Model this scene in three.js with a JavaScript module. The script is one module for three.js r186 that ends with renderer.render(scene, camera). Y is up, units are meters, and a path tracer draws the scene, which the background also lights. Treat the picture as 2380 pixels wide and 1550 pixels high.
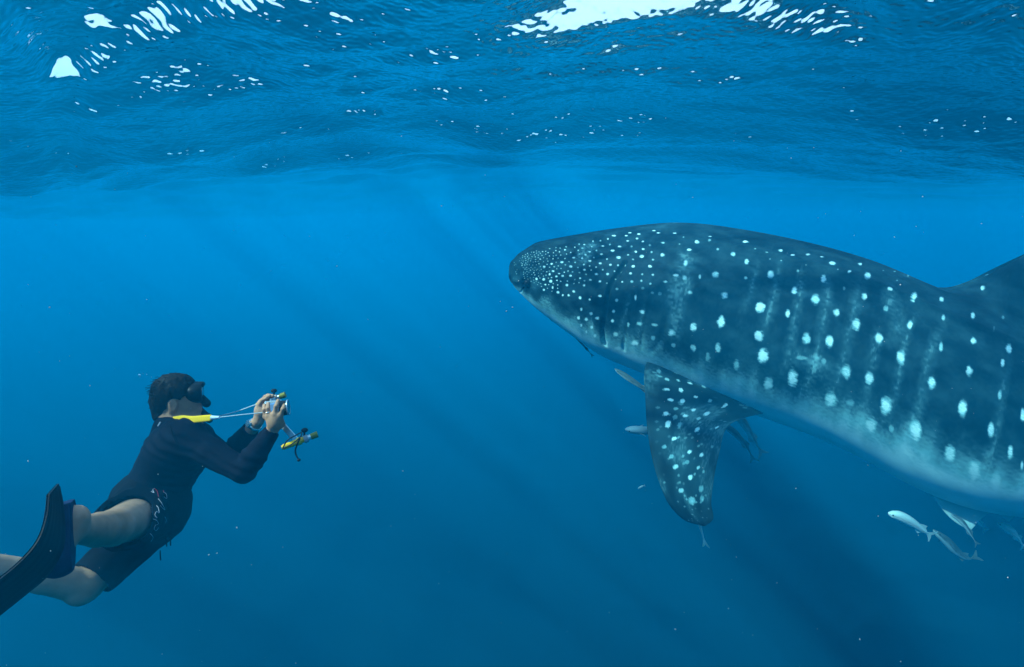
import * as THREE from 'three';
import { mergeGeometries } from 'three/addons/utils/BufferGeometryUtils.js';
import { RoundedBoxGeometry } from 'three/addons/geometries/RoundedBoxGeometry.js';

// ============================================================ camera, sky, sun, exposure, haze
const renderer = new THREE.WebGLRenderer({ antialias: true });
renderer.toneMapping = THREE.LinearToneMapping;
renderer.toneMappingExposure = 2.0;
renderer.shadowMap.enabled = true;
const scene = new THREE.Scene();
const F = 1290, CX = 1189.5, CY = 775, EYE = -1.25, PITCH = -Math.atan((775 - 520) / F);
const camera = new THREE.PerspectiveCamera(2 * Math.atan(CY / F) * 180 / Math.PI, 1024 / 667, 0.05, 600);
camera.position.set(0, EYE, 0);
camera.rotation.set(PITCH, 0, 0);
camera.updateMatrixWorld();
const CM = camera.matrixWorld, CI = CM.clone().invert();
const P = (px, py, d) => new THREE.Vector3((px - CX) / F * d, -(py - CY) / F * d, -d).applyMatrix4(CM); // a point of the picture at a distance in metres
const D = (x, y, away) => new THREE.Vector3(x, y, -away).transformDirection(CM);
const toPicture = (v) => { const q = v.clone().applyMatrix4(CI); return [CX + F * q.x / -q.z, CY - F * q.y / -q.z, -q.z]; };

const SUN = new THREE.Vector3(-0.67, 0.715, 0.2).normalize();
{ // bright hazy sky: air only
  const W = 512, H = 256, data = new Float32Array(W * H * 4);
  for (let j = 0; j < H; j++) for (let i = 0; i < W; i++) {
    const el = ((j + 0.5) / H - 0.5) * Math.PI, az = ((i + 0.5) / W - 0.5) * 2 * Math.PI;
    const x = Math.cos(az) * Math.cos(el), y = Math.sin(el), z = Math.sin(az) * Math.cos(el), o = (j * W + i) * 4;
    if (y <= 0) { data.set([0.01, 0.05, 0.12, 1], o); continue; }
    const c = Math.max(0, x * SUN.x + y * SUN.y + z * SUN.z), k = 1 - Math.pow(1 - y, 3), g = 0.5 * Math.pow(c, 6);
    data.set([0.9 + (0.5 - 0.9) * k + g, 0.98 + (0.7 - 0.98) * k + g, 1.08 + (1.05 - 1.08) * k + g, 1], o);
  }
  const t = new THREE.DataTexture(data, W, H, THREE.RGBAFormat, THREE.FloatType);
  t.mapping = THREE.EquirectangularReflectionMapping; t.magFilter = THREE.LinearFilter; t.needsUpdate = true;
  scene.background = t; scene.environment = t;
}
const sun = new THREE.DirectionalLight(new THREE.Color(1, 0.96, 0.9), 4.6);
sun.target.position.set(1, -2, -4); sun.position.copy(SUN).multiplyScalar(40).add(sun.target.position);
sun.shadow.radius = 3; sun.castShadow = true;
Object.assign(sun.shadow.camera, { left: -20, right: 20, top: 20, bottom: -20, near: 1, far: 90 }); sun.shadow.mapSize.set(2048, 2048);
scene.add(sun, sun.target);
scene.fog = new THREE.FogExp2(new THREE.Color().setRGB(0.0, 0.462, 0.95), 0.046);

// ============================================================ helpers
function rng(s) { return () => { s = (s + 0x6d2b79f5) | 0; let t = Math.imul(s ^ (s >>> 15), 1 | s); t = (t + Math.imul(t ^ (t >>> 7), 61 | t)) ^ t; return ((t ^ (t >>> 14)) >>> 0) / 4294967296; }; }
const R = rng(11), clamp = (x, a = 0, b = 1) => Math.min(b, Math.max(a, x)), lerp = (a, b, t) => a + (b - a) * t;
const smooth = (a, b, x) => { x = clamp((x - a) / (b - a)); return x * x * (3 - 2 * x); };
const hash = (x, y, z) => { let h = Math.imul(x, 374761393) ^ Math.imul(y, 668265263) ^ Math.imul(z, 1274126177); h = Math.imul(h ^ (h >>> 13), 1274126177); return ((h ^ (h >>> 16)) >>> 0) / 4294967296; };
function noise(x, y, z = 0) {
  const i = Math.floor(x), j = Math.floor(y), k = Math.floor(z), s = (t) => t * t * (3 - 2 * t), u = s(x - i), v = s(y - j), w = s(z - k);
  const p = (c) => lerp(lerp(hash(i, j, c), hash(i + 1, j, c), u), lerp(hash(i, j + 1, c), hash(i + 1, j + 1, c), u), v);
  return lerp(p(k), p(k + 1), w);
}
const fbm = (x, y, z = 0, n = 4) => { let s = 0, a = 0.5, t = 0; for (let i = 0; i < n; i++, a *= 0.5, x *= 2.03, y *= 2.03, z *= 2.03) { s += a * noise(x + i * 17.3, y, z); t += a; } return s / t; };
const taken = new Map();
const numbered = (n) => { const k = taken.get(n) ?? 0; taken.set(n, k + 1); return k ? n + '_' + String(k).padStart(3, '0') : n; };
const rgb = (r, g, b) => new THREE.Color().setRGB(r, g, b);
const wet = (o) => new THREE.MeshPhysicalMaterial({ ior: 1.15, ...o }); // in water the gloss of matte things is faint
const std = (c, roughness = 0.7, more = {}) => wet({ color: rgb(...c), roughness, ...more });
function add(name, geometry, material, parent) {
  const m = new THREE.Mesh(geometry, material); m.name = parent ? name : numbered(name); m.castShadow = m.receiveShadow = true;
  (parent ?? scene).add(m); return m;
}
function thing(name, label, category, group, at) {
  const o = new THREE.Group(); o.name = numbered(name); o.userData = { label, category }; if (group) o.userData.group = group;
  if (at) o.position.copy(at);
  scene.add(o); return o;
}
const structure = (m) => { m.userData.kind = 'structure'; return m; };
const tube = (pts, r, n = 24, k = 8) => new THREE.TubeGeometry(new THREE.CatmullRomCurve3(pts, false, 'centripetal'), n, r, k, false);
function rod(a, b, ra, rb = ra, k = 20) { // a closed cylinder between two points
  const g = new THREE.CylinderGeometry(rb, ra, a.distanceTo(b), k, 1); g.applyQuaternion(new THREE.Quaternion().setFromUnitVectors(new THREE.Vector3(0, 1, 0), b.clone().sub(a).normalize()));
  return g.translate((a.x + b.x) / 2, (a.y + b.y) / 2, (a.z + b.z) / 2);
}
function dataTexture(w, h, data, srgb) {
  const t = new THREE.DataTexture(data, w, h, THREE.RGBAFormat); t.magFilter = THREE.LinearFilter; t.minFilter = THREE.LinearMipmapLinearFilter; t.generateMipmaps = true; t.wrapS = t.wrapT = THREE.RepeatWrapping;
  if (srgb) t.colorSpace = THREE.SRGBColorSpace; t.needsUpdate = true; return t;
}
const toSrgb = (c) => 255 * clamp(c <= 0.0031308 ? 12.92 * c : 1.055 * Math.pow(c, 1 / 2.4) - 0.055);

// ============================================================ water: surface, body, added dark floor
const waves = [];
for (let i = 0; i < 52; i++) {
  const L = 3.2 * Math.pow(0.93, i) * (0.9 + 0.2 * R()), th = -1.4 + (R() - 0.5) * (i < 12 ? 1.0 : 2.1), sl = i < 12 ? 0.052 : 0.038;
  waves.push([2 * Math.PI / L * Math.cos(th), 2 * Math.PI / L * Math.sin(th), sl * L / (2 * Math.PI), R() * 6.28]);
}
const ramp = (t) => (t + Math.sqrt(t * t + 4)) / 2;
function swell(x, z) { // the long swell: it hangs lowest some eight metres ahead and slopes down on the left, shaped to admit more sun there
  const r = Math.hypot(x, z), trough = 0.26 + 0.5 * smooth(1, 7, -x) + 0.48 * smooth(1.5, 7, x);
  return -trough * Math.exp(-(((r - 8.8) / 3.4) ** 2)) - 0.11 * (ramp(-x - 5) - ramp(-x - 15) - 0.3) * smooth(70, 30, r) - 0.03 * (Math.hypot(Math.max(0, x), 2) - 2) * smooth(70, 25, r);
}
const onSurface = (px, py) => { const a = P(px, py, 1); let x = 0, z = 0, y = 0; for (let i = 0; i < 12; i++) { const t = (y - EYE) / (a.y - EYE); x = a.x * t; z = a.z * t; y = swell(x, z); } return [x, z]; };
const crests = [ // each: picture points along the crest, its height, its widths towards and away from us
  [[[-300, 330], [-120, 272], [30, 226], [150, 186], [340, 112], [560, 28], [760, -15]], 0.14, 0.5, 0.115],
  [[[1210, 75], [1420, 36], [1640, 24], [1850, 58], [2060, 140]], 0.16, 0.45, 0.17],
  [[[2290, 190], [2400, 235], [2540, 310]], 0.055, 0.3, 0.09],
  [[[120, 350], [220, 338], [300, 330]], 0.045, 0.22, 0.09],
  [[[790, 292], [850, 284], [900, 288]], 0.05, 0.25, 0.09],
].map(([pts, h, near, far]) => [pts.map(([x, y]) => onSurface(x, y)), h, near, far]);
function crest(x, z, [pts, h, near, far]) {
  let best = 1e9, side = 1, at = 0;
  for (let i = 0; i + 1 < pts.length; i++) {
    const [x0, z0] = pts[i], [x1, z1] = pts[i + 1], dx = x1 - x0, dz = z1 - z0, u = clamp(((x - x0) * dx + (z - z0) * dz) / (dx * dx + dz * dz));
    const ex = x - x0 - u * dx, ez = z - z0 - u * dz, d = Math.hypot(ex, ez);
    if (d < best) { best = d; side = ex * x0 + ez * z0 > 0 ? 1 : -1; at = (i + u) / (pts.length - 1); }
  }
  if (best > 1.6) return 0;
  const e = smooth(0, 0.2, at) * smooth(1, 0.82, at), wob = 0.75 + 0.3 * noise(x * 2.3, z * 2.3, 3) + 0.25 * noise(x * 6.5, z * 6.5, 6);
  return h * lerp(1.0, 0.85, at) * e * wob * Math.exp(-((best / (side > 0 ? far : near)) ** 2));
}
function height(x, z) {
  let y = 0;
  const r = Math.hypot(x, z), gust = 0.55 + 0.9 * fbm(x * 0.35 + 9, z * 0.5, 1, 3), calm = lerp(1, 0.45, smooth(4.5, 8.5, -z)) * lerp(1, 0.4, smooth(4.5, 9, -x));
  for (let i = 0; i < waves.length; i++) { const [a, b, A, p] = waves[i], s = Math.sin(a * x + b * z + p); y += A * (s + 0.25 * s * s) * (i < 12 ? 1 : gust * calm); }
  const cross = smooth(2.5, -1, x); // cross waves added on the left to split the sunlight into shafts
  for (const [L, th, sl, p] of [[3.1, 0.1, 0.085, 0.4], [1.9, -0.12, 0.075, 2.1], [1.25, 0.16, 0.06, 4.4]]) { const k = 6.2832 / L; y += cross * sl / k * Math.sin(k * (x * Math.cos(th) + z * Math.sin(th)) + p); }
  y *= smooth(70, 18, r);
  if (r < 16) for (const c of crests) y += crest(x, z, c);
  y += swell(x, z);
  return y;
}
const axis = (lo, hi, a, b, fine, grow) => { const v = []; for (let x = a; x <= b + 1e-9; x += fine) v.push(x); for (let s = fine, x = v[v.length - 1]; x < hi; ) { s *= grow; x += s; v.push(Math.min(x, hi)); } for (let s = fine, x = a; x > lo; ) { s *= grow; x -= s; v.unshift(Math.max(x, lo)); } return v; };
{
  const xs = axis(-90, 90, -7.5, 7.5, 0.034, 1.07), zs = axis(-110, 60, -10.5, -2.2, 0.03, 1.07), nx = xs.length, nz = zs.length;
  const pos = new Float32Array(nx * nz * 3), uv = new Float32Array(nx * nz * 2), idx = [];
  for (let j = 0, k = 0; j < nz; j++) for (let i = 0; i < nx; i++, k++) { pos.set([xs[i], height(xs[i], zs[j]), zs[j]], k * 3); uv.set([xs[i] / 1.9, zs[j] / 1.9], k * 2); if (i && j) idx.push(k, k - nx, k - nx - 1, k, k - nx - 1, k - 1); }
  const g = new THREE.BufferGeometry(); g.setAttribute('position', new THREE.BufferAttribute(pos, 3)); g.setAttribute('uv', new THREE.BufferAttribute(uv, 2)); g.setIndex(idx); g.computeVertexNormals();
  const N = 1024, h = new Float32Array(N * N), rip = []; // capillary ripples, 1.9 m to a tile
  for (let i = 0; i < 44; i++) { const k = 9 + Math.floor(36 * R()), th = R() * 6.28; rip.push([Math.round(k * Math.cos(th)), Math.round(k * Math.sin(th)), 1 / k, R() * 6.28]); }
  const tab = new Float32Array(4096).map((_, i) => Math.sin(i / 4096 * 6.2831853));
  let lo = 1e9, hi = -1e9;
  for (let j = 0, o = 0; j < N; j++) for (let i = 0; i < N; i++, o++) { let s = 0; for (const [a, b, A, p] of rip) s += A * tab[(Math.round((a * i + b * j) * 4096 / N + p * 651.9) % 4096 + 4096) % 4096]; h[o] = s; lo = Math.min(lo, s); hi = Math.max(hi, s); }
  const d = new Float32Array(N * N * 4); for (let o = 0; o < N * N; o++) { const v = (h[o] - lo) / (hi - lo); d.set([v, v, v, 1], o * 4); }
  const t = new THREE.DataTexture(d, N, N, THREE.RGBAFormat, THREE.FloatType); t.wrapS = t.wrapT = THREE.RepeatWrapping; t.magFilter = THREE.LinearFilter; t.needsUpdate = true;
  structure(add('water_surface', g, new THREE.MeshPhysicalMaterial({ color: 0xffffff, transmission: 1, thickness: 0, ior: 0.752, roughness: 0, side: THREE.DoubleSide, bumpMap: t, bumpScale: 0.015 })));
}
structure(add('sea_water', new THREE.BoxGeometry(182, 8.2, 172).translate(0, -4.4, -25), // the water itself: it takes the red out of the light
  new THREE.MeshPhysicalMaterial({ color: 0xffffff, transmission: 1, thickness: 1, ior: 1.33, attenuationColor: rgb(0.52, 0.95, 0.98), attenuationDistance: 6, transparent: true, opacity: 0 })));
{
  const g = new THREE.PlaneGeometry(182, 172, 90, 90); g.rotateX(-Math.PI / 2); g.translate(0, -8.2, -25);
  const p = g.attributes.position; for (let i = 0; i < p.count; i++) p.setY(i, -8.2 + 0.8 * fbm(p.getX(i) * 0.09, p.getZ(i) * 0.09, 5)); g.computeVertexNormals();
  structure(add('added_dark_floor', g, std([0.004, 0.009, 0.014], 1)));  // unseen near-black floor, set shallow so the water darkens looking down
}

// ============================================================ whale shark
// A lofted fin: leading and trailing edge curves from root to tip, lens-shaped in section, uv = (along the span, across the chord).
function loftFin(lead, trail, thick, na = 40, nb = 26, tipThin = 0.25) {
  const L = new THREE.CatmullRomCurve3(lead, false, 'centripetal'), T = new THREE.CatmullRomCurve3(trail, false, 'centripetal'), pos = [], uv = [], idx = [];
  const mid = (a, b) => L.getPoint(a).lerp(T.getPoint(a), b);
  const at = (a, b) => { const e = 1e-3, n = mid(Math.min(1, a + e), b).sub(mid(Math.max(0, a - e), b)).cross(mid(a, Math.min(1, b + e)).sub(mid(a, Math.max(0, b - e)))); return [mid(a, b), n.lengthSq() > 1e-16 ? n.normalize() : new THREE.Vector3()]; };
  for (const side of [1, -1]) {
    const base = pos.length / 3;
    for (let i = 0; i <= na; i++) for (let j = 0; j <= nb; j++) {
      const a = i / na, b = 0.5 - 0.5 * Math.cos(Math.PI * j / nb), [p, n] = at(Math.min(a, 0.999), b);
      const t = thick * lerp(1, tipThin, a) * 1.9 * Math.sqrt(Math.max(0, b)) * Math.pow(Math.max(0, 1 - b), 0.8) * Math.sqrt(Math.max(0, 1 - a * a * a * a));
      p.addScaledVector(n, side * t / 2); pos.push(p.x, p.y, p.z); uv.push(a, b);
      if (i && j) { const k = base + i * (nb + 1) + j, q = [k, k - 1, k - nb - 2, k - nb - 1]; side > 0 ? idx.push(q[0], q[1], q[2], q[0], q[2], q[3]) : idx.push(q[0], q[2], q[1], q[0], q[3], q[2]); }
    }
  }
  const g = new THREE.BufferGeometry(); g.setAttribute('position', new THREE.Float32BufferAttribute(pos, 3)); g.setAttribute('uv', new THREE.Float32BufferAttribute(uv, 2)); g.setIndex(idx); g.computeVertexNormals();
  return g;
}
const sharkStations = [ // back and belly of the body in the picture, distance, half-width over half-height
  [1206, 624, 1205, 641, 6.28, 1.2], [1208, 609, 1206, 657, 6.28, 1.2], [1214, 598, 1209, 670, 6.26, 1.15], [1231, 584, 1220, 686, 6.22, 1.12], [1266, 569, 1240, 706, 6.16, 1.18], [1326, 558, 1284, 744, 6.04, 1.1],
  [1400, 546, 1340, 786, 5.90, 1.05], [1474, 535, 1404, 829, 5.75, 1.0], [1560, 527, 1476, 860, 5.58, 0.97], [1640, 529, 1552, 892, 5.41, 0.95], [1725, 540, 1642, 926, 5.24, 0.93], [1824, 558, 1738, 958, 5.06, 0.92],
  [1926, 582, 1835, 992, 4.88, 0.92], [2030, 614, 1930, 1030, 4.71, 0.92], [2129, 655, 2025, 1078, 4.55, 0.92], [2215, 690, 2115, 1127, 4.41, 0.92], [2300, 725, 2210, 1166, 4.29, 0.92], [2390, 765, 2310, 1190, 4.18, 0.92],
].map(([tx, ty, bx, by, d, w]) => { const t = P(tx, ty, d), b = P(bx, by, d); return { c: t.clone().lerp(b, 0.5), U: t.sub(b).multiplyScalar(0.5), w }; });
{ // the rest of the body, past the edge of the picture
  const last = sharkStations[sharkStations.length - 1], dir = D(0.95, -0.13, -0.24);
  let c = last.c.clone();
  for (const [step, k, turn] of [[0.35, 0.93, 0], [0.5, 0.82, 0.04], [0.6, 0.67, 0.1], [0.6, 0.5, 0.16], [0.6, 0.36, 0.2], [0.5, 0.25, 0.2], [0.4, 0.19, 0.2], [0.35, 0.15, 0.1], [0.25, 0.06, 0]]) {
    dir.applyAxisAngle(new THREE.Vector3(0, 1, 0), turn); c = c.clone().addScaledVector(dir, step);
    sharkStations.push({ c, U: last.U.clone().multiplyScalar(k), w: 0.9 });
  }
}
const NS = sharkStations.length - 1, VIS = 17;
const cr = (a, b, c, d, t) => 0.5 * (2 * b + (c - a) * t + (2 * a - 5 * b + 4 * c - d) * t * t + (3 * b - a - 3 * c + d) * t * t * t);
function sharkSection(q) { // q in stations
  const i = Math.min(Math.floor(q), NS - 1), t = q - i, s = [i - 1, i, i + 1, i + 2].map((k) => sharkStations[clamp(k, 0, NS)]);
  const v = (f, k) => cr(s[0][f][k], s[1][f][k], s[2][f][k], s[3][f][k], t);
  return { c: new THREE.Vector3(v('c', 'x'), v('c', 'y'), v('c', 'z')), U: new THREE.Vector3(v('U', 'x'), v('U', 'y'), v('U', 'z')), w: lerp(s[1].w, s[2].w, t) };
}
const SEC = [];
for (let i = 0; i <= 1000; i++) { const q = Math.min(NS - 1e-6, NS * Math.pow(i / 1000, 1.25)), o = sharkSection(q); o.rise = 0.25 * Math.pow(Math.max(0, Math.min(q, 17.2) - 14.7), 1.15) * smooth(19.2, 17.8, q); SEC.push(o); } // rise: the broad foot of the dorsal fin
let arc = 0; SEC.forEach((s, i) => { if (i) arc += s.c.distanceTo(SEC[i - 1].c); s.s = arc; });
SEC.forEach((s, i) => { const t = SEC[Math.min(i + 1, 1000)].c.clone().sub(SEC[Math.max(i - 1, 0)].c); s.L = t.cross(s.U).normalize(); if (s.L.dot(s.c.clone().sub(camera.position)) > 0) s.L.negate(); s.h = s.U.length(); });
const iVis = Math.round(1000 * Math.pow(VIS / NS, 0.8)), S1 = SEC[iVis].s, SALL = arc;
const texU = (s) => s < S1 ? 0.86 * s / S1 : 0.86 + 0.14 * (s - S1) / (SALL - S1);
const ss = (x, e) => Math.sign(x) * Math.pow(Math.abs(x), e);
function sharkPoint(i, f) { // i: 0..1000 along, f: 0 back .. pi belly on the near side, to 2 pi
  const k = Math.min(Math.floor(i), 999), t = i - k, a = SEC[k], b = SEC[k + 1], co = Math.cos(f), si = Math.sin(f), blunt = smooth(1.5, 0, lerp(a.s, b.s, t)), e = lerp(0.9, 0.72, blunt);
  const along = lerp(a.s, b.s, t), f1 = f > Math.PI ? 2 * Math.PI - f : f, body = smooth(1.2, 2.4, along) * smooth(SALL, SALL - 2, along);
  let r = 1 + body * (0.014 * Math.exp(-(((f1 - 0.42) / 0.04) ** 2)) + 0.016 * Math.exp(-(((f1 - 0.86) / 0.045) ** 2)) + 0.012 * Math.exp(-(((f1 - 1.32) / 0.05) ** 2)));
  const x = ss(si, e) * r, y = ss(co, lerp(co < 0 ? 0.86 : 0.95, 0.62, blunt)) * r, w = lerp(a.w * a.h, b.w * b.h, t);
  const rise = lerp(a.rise, b.rise, t) * Math.exp(-((f1 / 0.34) ** 2)) / a.h;
  return a.c.clone().lerp(b.c, t).addScaledVector(a.U, rise).addScaledVector(a.U, y * (1 - t)).addScaledVector(b.U, y * t).addScaledVector(a.L, x * w * (1 - t)).addScaledVector(b.L, x * w * t);
}
// which point of the flank shows at a place in the picture
const table = [];
for (let i = 2; i <= iVis + 30; i += 3) for (let j = 1; j < 90; j++) {
  const f = Math.PI * j / 90, p = sharkPoint(i, f), n = sharkPoint(i + 1, f).sub(p).cross(sharkPoint(i, f + 0.02).sub(p));
  if (n.dot(p.clone().sub(camera.position)) * (n.dot(p.clone().sub(SEC[i].c)) > 0 ? 1 : -1) < 0) table.push([i, f, ...toPicture(p)]);
}
function onShark(px, py) {
  let best = 1e9, hit = null;
  for (const t of table) { const d = (t[2] - px) ** 2 + (t[3] - py) ** 2; if (d < best) { best = d; hit = t; } }
  let [i, f] = hit;
  for (let n = 0; n < 3; n++) {
    const a = toPicture(sharkPoint(i, f)), b = toPicture(sharkPoint(i + 0.5, f)), c = toPicture(sharkPoint(i, f + 0.01));
    const ux = (b[0] - a[0]) * 2, uy = (b[1] - a[1]) * 2, vx = (c[0] - a[0]) * 100, vy = (c[1] - a[1]) * 100, det = ux * vy - uy * vx, dx = px - a[0], dy = py - a[1];
    if (Math.abs(det) < 1e-6) break;
    i = clamp(i + clamp((dx * vy - dy * vx) / det, -4, 4), 1, 990); f = clamp(f + clamp((ux * dy - uy * dx) / det, -0.06, 0.06), 0.02, Math.PI - 0.02);
  }
  return { i, f, d: toPicture(sharkPoint(i, f))[2], s: SEC[Math.round(i)].s };
}
// gill slits, mouth: grooves along lines seen in the picture, kept as (metres along, angle)
const grooves = [
  [[[1452, 612], [1432, 640], [1415, 672], [1407, 729], [1399, 768], [1404, 800]], 0.016, 0.042],
  [[[1477, 682], [1462, 730], [1449, 812]], 0.011, 0.015],
  [[[1511, 697], [1499, 750], [1489, 809]], 0.011, 0.016],
  [[[1560, 711], [1548, 744], [1536, 800], [1512, 818]], 0.012, 0.018],
  [[[1592, 720], [1580, 770], [1566, 812]], 0.009, 0.014],
  [[[1194, 640], [1204, 654], [1218, 668]], 0.008, 0.02],
].map(([pts, w, deep]) => [pts.map(([x, y]) => onShark(x, y)), w, deep]);
function groove(s, f, h) {
  let d = 0;
  for (const [pts, w, deep] of grooves) {
    if (s < Math.min(...pts.map((p) => p.s)) - 0.15 || s > Math.max(...pts.map((p) => p.s)) + 0.15) continue;
    for (let k = 0; k + 1 < pts.length; k++) {
      const a = pts[k], b = pts[k + 1], bx = b.s - a.s, by = (b.f - a.f) * h, x = s - a.s, y = (f - a.f) * h, u = clamp((x * bx + y * by) / (bx * bx + by * by)), ex = x - u * bx, r = Math.hypot(ex, y - u * by);
      d = Math.min(d, -deep * Math.exp(-((r / w) ** 2)));
      if (ex > 0 && r < 0.09) d += 0.004 * Math.exp(-r / 0.03);
    }
  }
  return d;
}
// the skin's pattern: one half, back to belly, used on both flanks
const TW = 2048, TH = 2048, skin = new Float32Array(TW * TH);       // how pale, 0 to 1
const texToI = new Float32Array(TW); for (let x = 0, k = 0; x < TW; x++) { while (k < 999 && texU(SEC[k + 1].s) < (x + 0.5) / TW) k++; const u0 = texU(SEC[k].s), u1 = texU(SEC[k + 1].s); texToI[x] = k + clamp(((x + 0.5) / TW - u0) / Math.max(1e-9, u1 - u0)); }
const coarse = (fn) => { const n = 512, t = new Float32Array(n * n); for (let y = 0; y < n; y++) for (let x = 0; x < n; x++) t[y * n + x] = fn(SEC[Math.round(texToI[x * 4 + 1])].s, Math.PI * (y + 0.5) / n); return (X, Y) => { const x = clamp(X / 4 - 0.5, 0, n - 1.001), y = clamp(Y / 4 - 0.5, 0, n - 1.001), i = x | 0, j = y | 0, o = j * n + i; return lerp(lerp(t[o], t[o + 1], x - i), lerp(t[o + n], t[o + n + 1], x - i), y - j); }; };
{
  const blot = coarse((s, f) => fbm(s * 7, f * 6.7, 0, 4)), barMask = coarse((s, f) => smooth(0.46, 0.66, fbm(s * 3.2, f * 1.6, 12, 3)) * smooth(0.75, 1.25, f) * smooth(1.0, 1.7, s)), barAt = coarse((s, f) => 0.5 * noise(s * 2, f * 2.2, 8) + 0.19 * f), patch = coarse((s, f) => smooth(0.6, 0.78, fbm(s * 3.1, f * 1.65, 30, 3))), margin = coarse((s, f) => 2.16 - 0.22 * smooth(2.8, 4.3, s) + 0.26 * (fbm(s * 6, f * 1.5, 20, 3) - 0.5) + 0.12 * (noise(s * 16, 2, 22) - 0.5));
  for (let y = 0; y < TH; y++) { const f = Math.PI * (y + 0.5) / TH; for (let x = 0; x < TW; x++) {
    const s = SEC[Math.round(texToI[x])].s, n1 = blot(x, y), n2 = noise(s * 60, f * 45, 4), bar = Math.pow(clamp(1 - Math.abs(((s * 5.2 + barAt(x, y)) % 1) - 0.5) * 3.4), 1.3) * barMask(x, y), edge = margin(x, y);
    let v = 0.02 + 0.2 * (n1 - 0.4) + 0.05 * (n2 - 0.5) + 0.2 * bar * (0.4 + 1.2 * n2) + 0.2 * patch(x, y) * (0.5 + n2);
    v = lerp(v, 0.8 + 0.16 * n1, smooth(edge - 0.2, edge + 0.5, f + 0.07 * (n2 - 0.5)));
    skin[y * TW + x] = v;
  } }
}
function spotOn(px, py, rx, ry, strength, hard = 1) {
  const h = onShark(px, py), u = texU(h.s), X = u * TW, Y = h.f / Math.PI * TH, at = (x, y) => { const xi = clamp(Math.round(x), 0, TW - 1); return toPicture(sharkPoint(texToI[xi], y / TH * Math.PI)); };
  const a = at(X - 6, Y), b = at(X + 6, Y), c = at(X, Y - 6), d = at(X, Y + 6), ux = (b[0] - a[0]) / 12, uy = (b[1] - a[1]) / 12, vx = (d[0] - c[0]) / 12, vy = (d[1] - c[1]) / 12;
  const reach = Math.ceil(Math.min(130, 1.5 * Math.max(rx, ry) / Math.max(0.06, Math.min(Math.hypot(ux, uy), Math.hypot(vx, vy)))));
  for (let j = -reach; j <= reach; j++) for (let i = -reach; i <= reach; i++) {
    const x = Math.round(X) + i, y = Math.round(Y) + j; if (x < 0 || y < 0 || x >= TW || y >= TH) continue;
    const dx = (ux * i + vx * j) / rx, dy = (uy * i + vy * j) / ry, r = Math.hypot(dx, dy) + 0.42 * (noise(x * 0.09, y * 0.09, 2) - 0.5) + 0.16 * (noise(x * 0.4, y * 0.4, 5) - 0.5);
    const k = 0.95 * strength * smooth(1.36, 0.45, r) * hard * (0.82 + 0.36 * noise(x * 0.3, y * 0.3, 9)); if (k > 0) { const o = y * TW + x; skin[o] = Math.max(skin[o], lerp(skin[o], 0.95, k)); }
  }
}
const Z3 = (x, y) => [(1750 + x / 2.214) * 0.6561, (750 + y / 2.214) * 0.6561], Z4 = (x, y) => [(2626 + x / 1.938) * 0.6561, (750 + y / 1.938) * 0.6561], Z5 = (x, y) => [(2150 + x / 1.9376) * 0.6561, (1200 + y / 1.9376) * 0.6561], Z6 = (x, y) => [(3000 + x / 2.583) * 0.6561, (1500 + y / 2.583) * 0.6561];
const spots = [];
const list = (Z, k, rows) => rows.forEach(([x, y, rx, ry, st = 1]) => { const p = Z(x, y); spots.push([p[0], p[1], Math.max(1.3, rx * k), Math.max(1.1, ry * k), st]); });
list(Z4, 0.3385, [[37, 340, 14, 20, 0.7], [28, 205, 20, 7], [267, 265, 17, 9], [200, 430, 22, 27, 0.8], [357, 537, 22, 25], [510, 598, 27, 32, 0.8], [130, 655, 32, 35], [315, 697, 20, 25], [562, 457, 20, 25], [617, 352, 20, 13], [840, 578, 18, 25], [868, 440, 20, 18], [1020, 527, 15, 15], [652, 690, 20, 25], [985, 662, 15, 20, 0.5], [1180, 575, 18, 22], [1367, 595, 14, 16], [790, 775, 28, 38], [1157, 772, 20, 30], [943, 865, 24, 35], [1385, 725, 14, 20, 0.8], [1592, 715, 16, 24], [1658, 522, 14, 18], [1587, 882, 17, 24], [1365, 925, 15, 30, 0.7], [118, 853, 28, 35, 0.8], [448, 872, 28, 36, 0.8], [605, 893, 25, 40], [1095, 1000, 28, 48], [145, 988, 32, 45], [715, 1097, 30, 48, 0.8], [873, 1140, 28, 40], [345, 1140, 32, 62], [1310, 1165, 28, 50], [1567, 1095, 20, 40], [180, 1175, 30, 40, 0.5], [1837, 940, 18, 30], [1790, 1035, 16, 28], [1773, 1255, 14, 36, 0.7], [1517, 1350, 28, 55], [985, 1325, 36, 55], [612, 1292, 38, 45, 0.8], [890, 1470, 38, 50, 0.8], [1197, 1505, 38, 64], [1705, 1495, 24, 52], [1925, 1390, 16, 40], [738, 407, 15, 8], [815, 358, 12, 8], [455, 292, 18, 6], [350, 297, 18, 5], [548, 308, 15, 5], [700, 525, 10, 14, 0.4], [385, 405, 10, 10, 0.4], [1795, 725, 10, 14, 0.4], [1733, 800, 8, 14, 0.3], [405, 1000, 40, 14, 0.4], [560, 1025, 14, 20, 0.4], [745, 1310, 26, 20, 0.35]]);
list(Z6, 0.254, [[935, 275, 45, 78, 0.85], [1165, 425, 55, 85, 0.75], [1490, 260, 28, 60], [1360, 530, 45, 75, 0.5], [1608, 380, 14, 40], [400, 45, 20, 34, 0.5]]);
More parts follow.
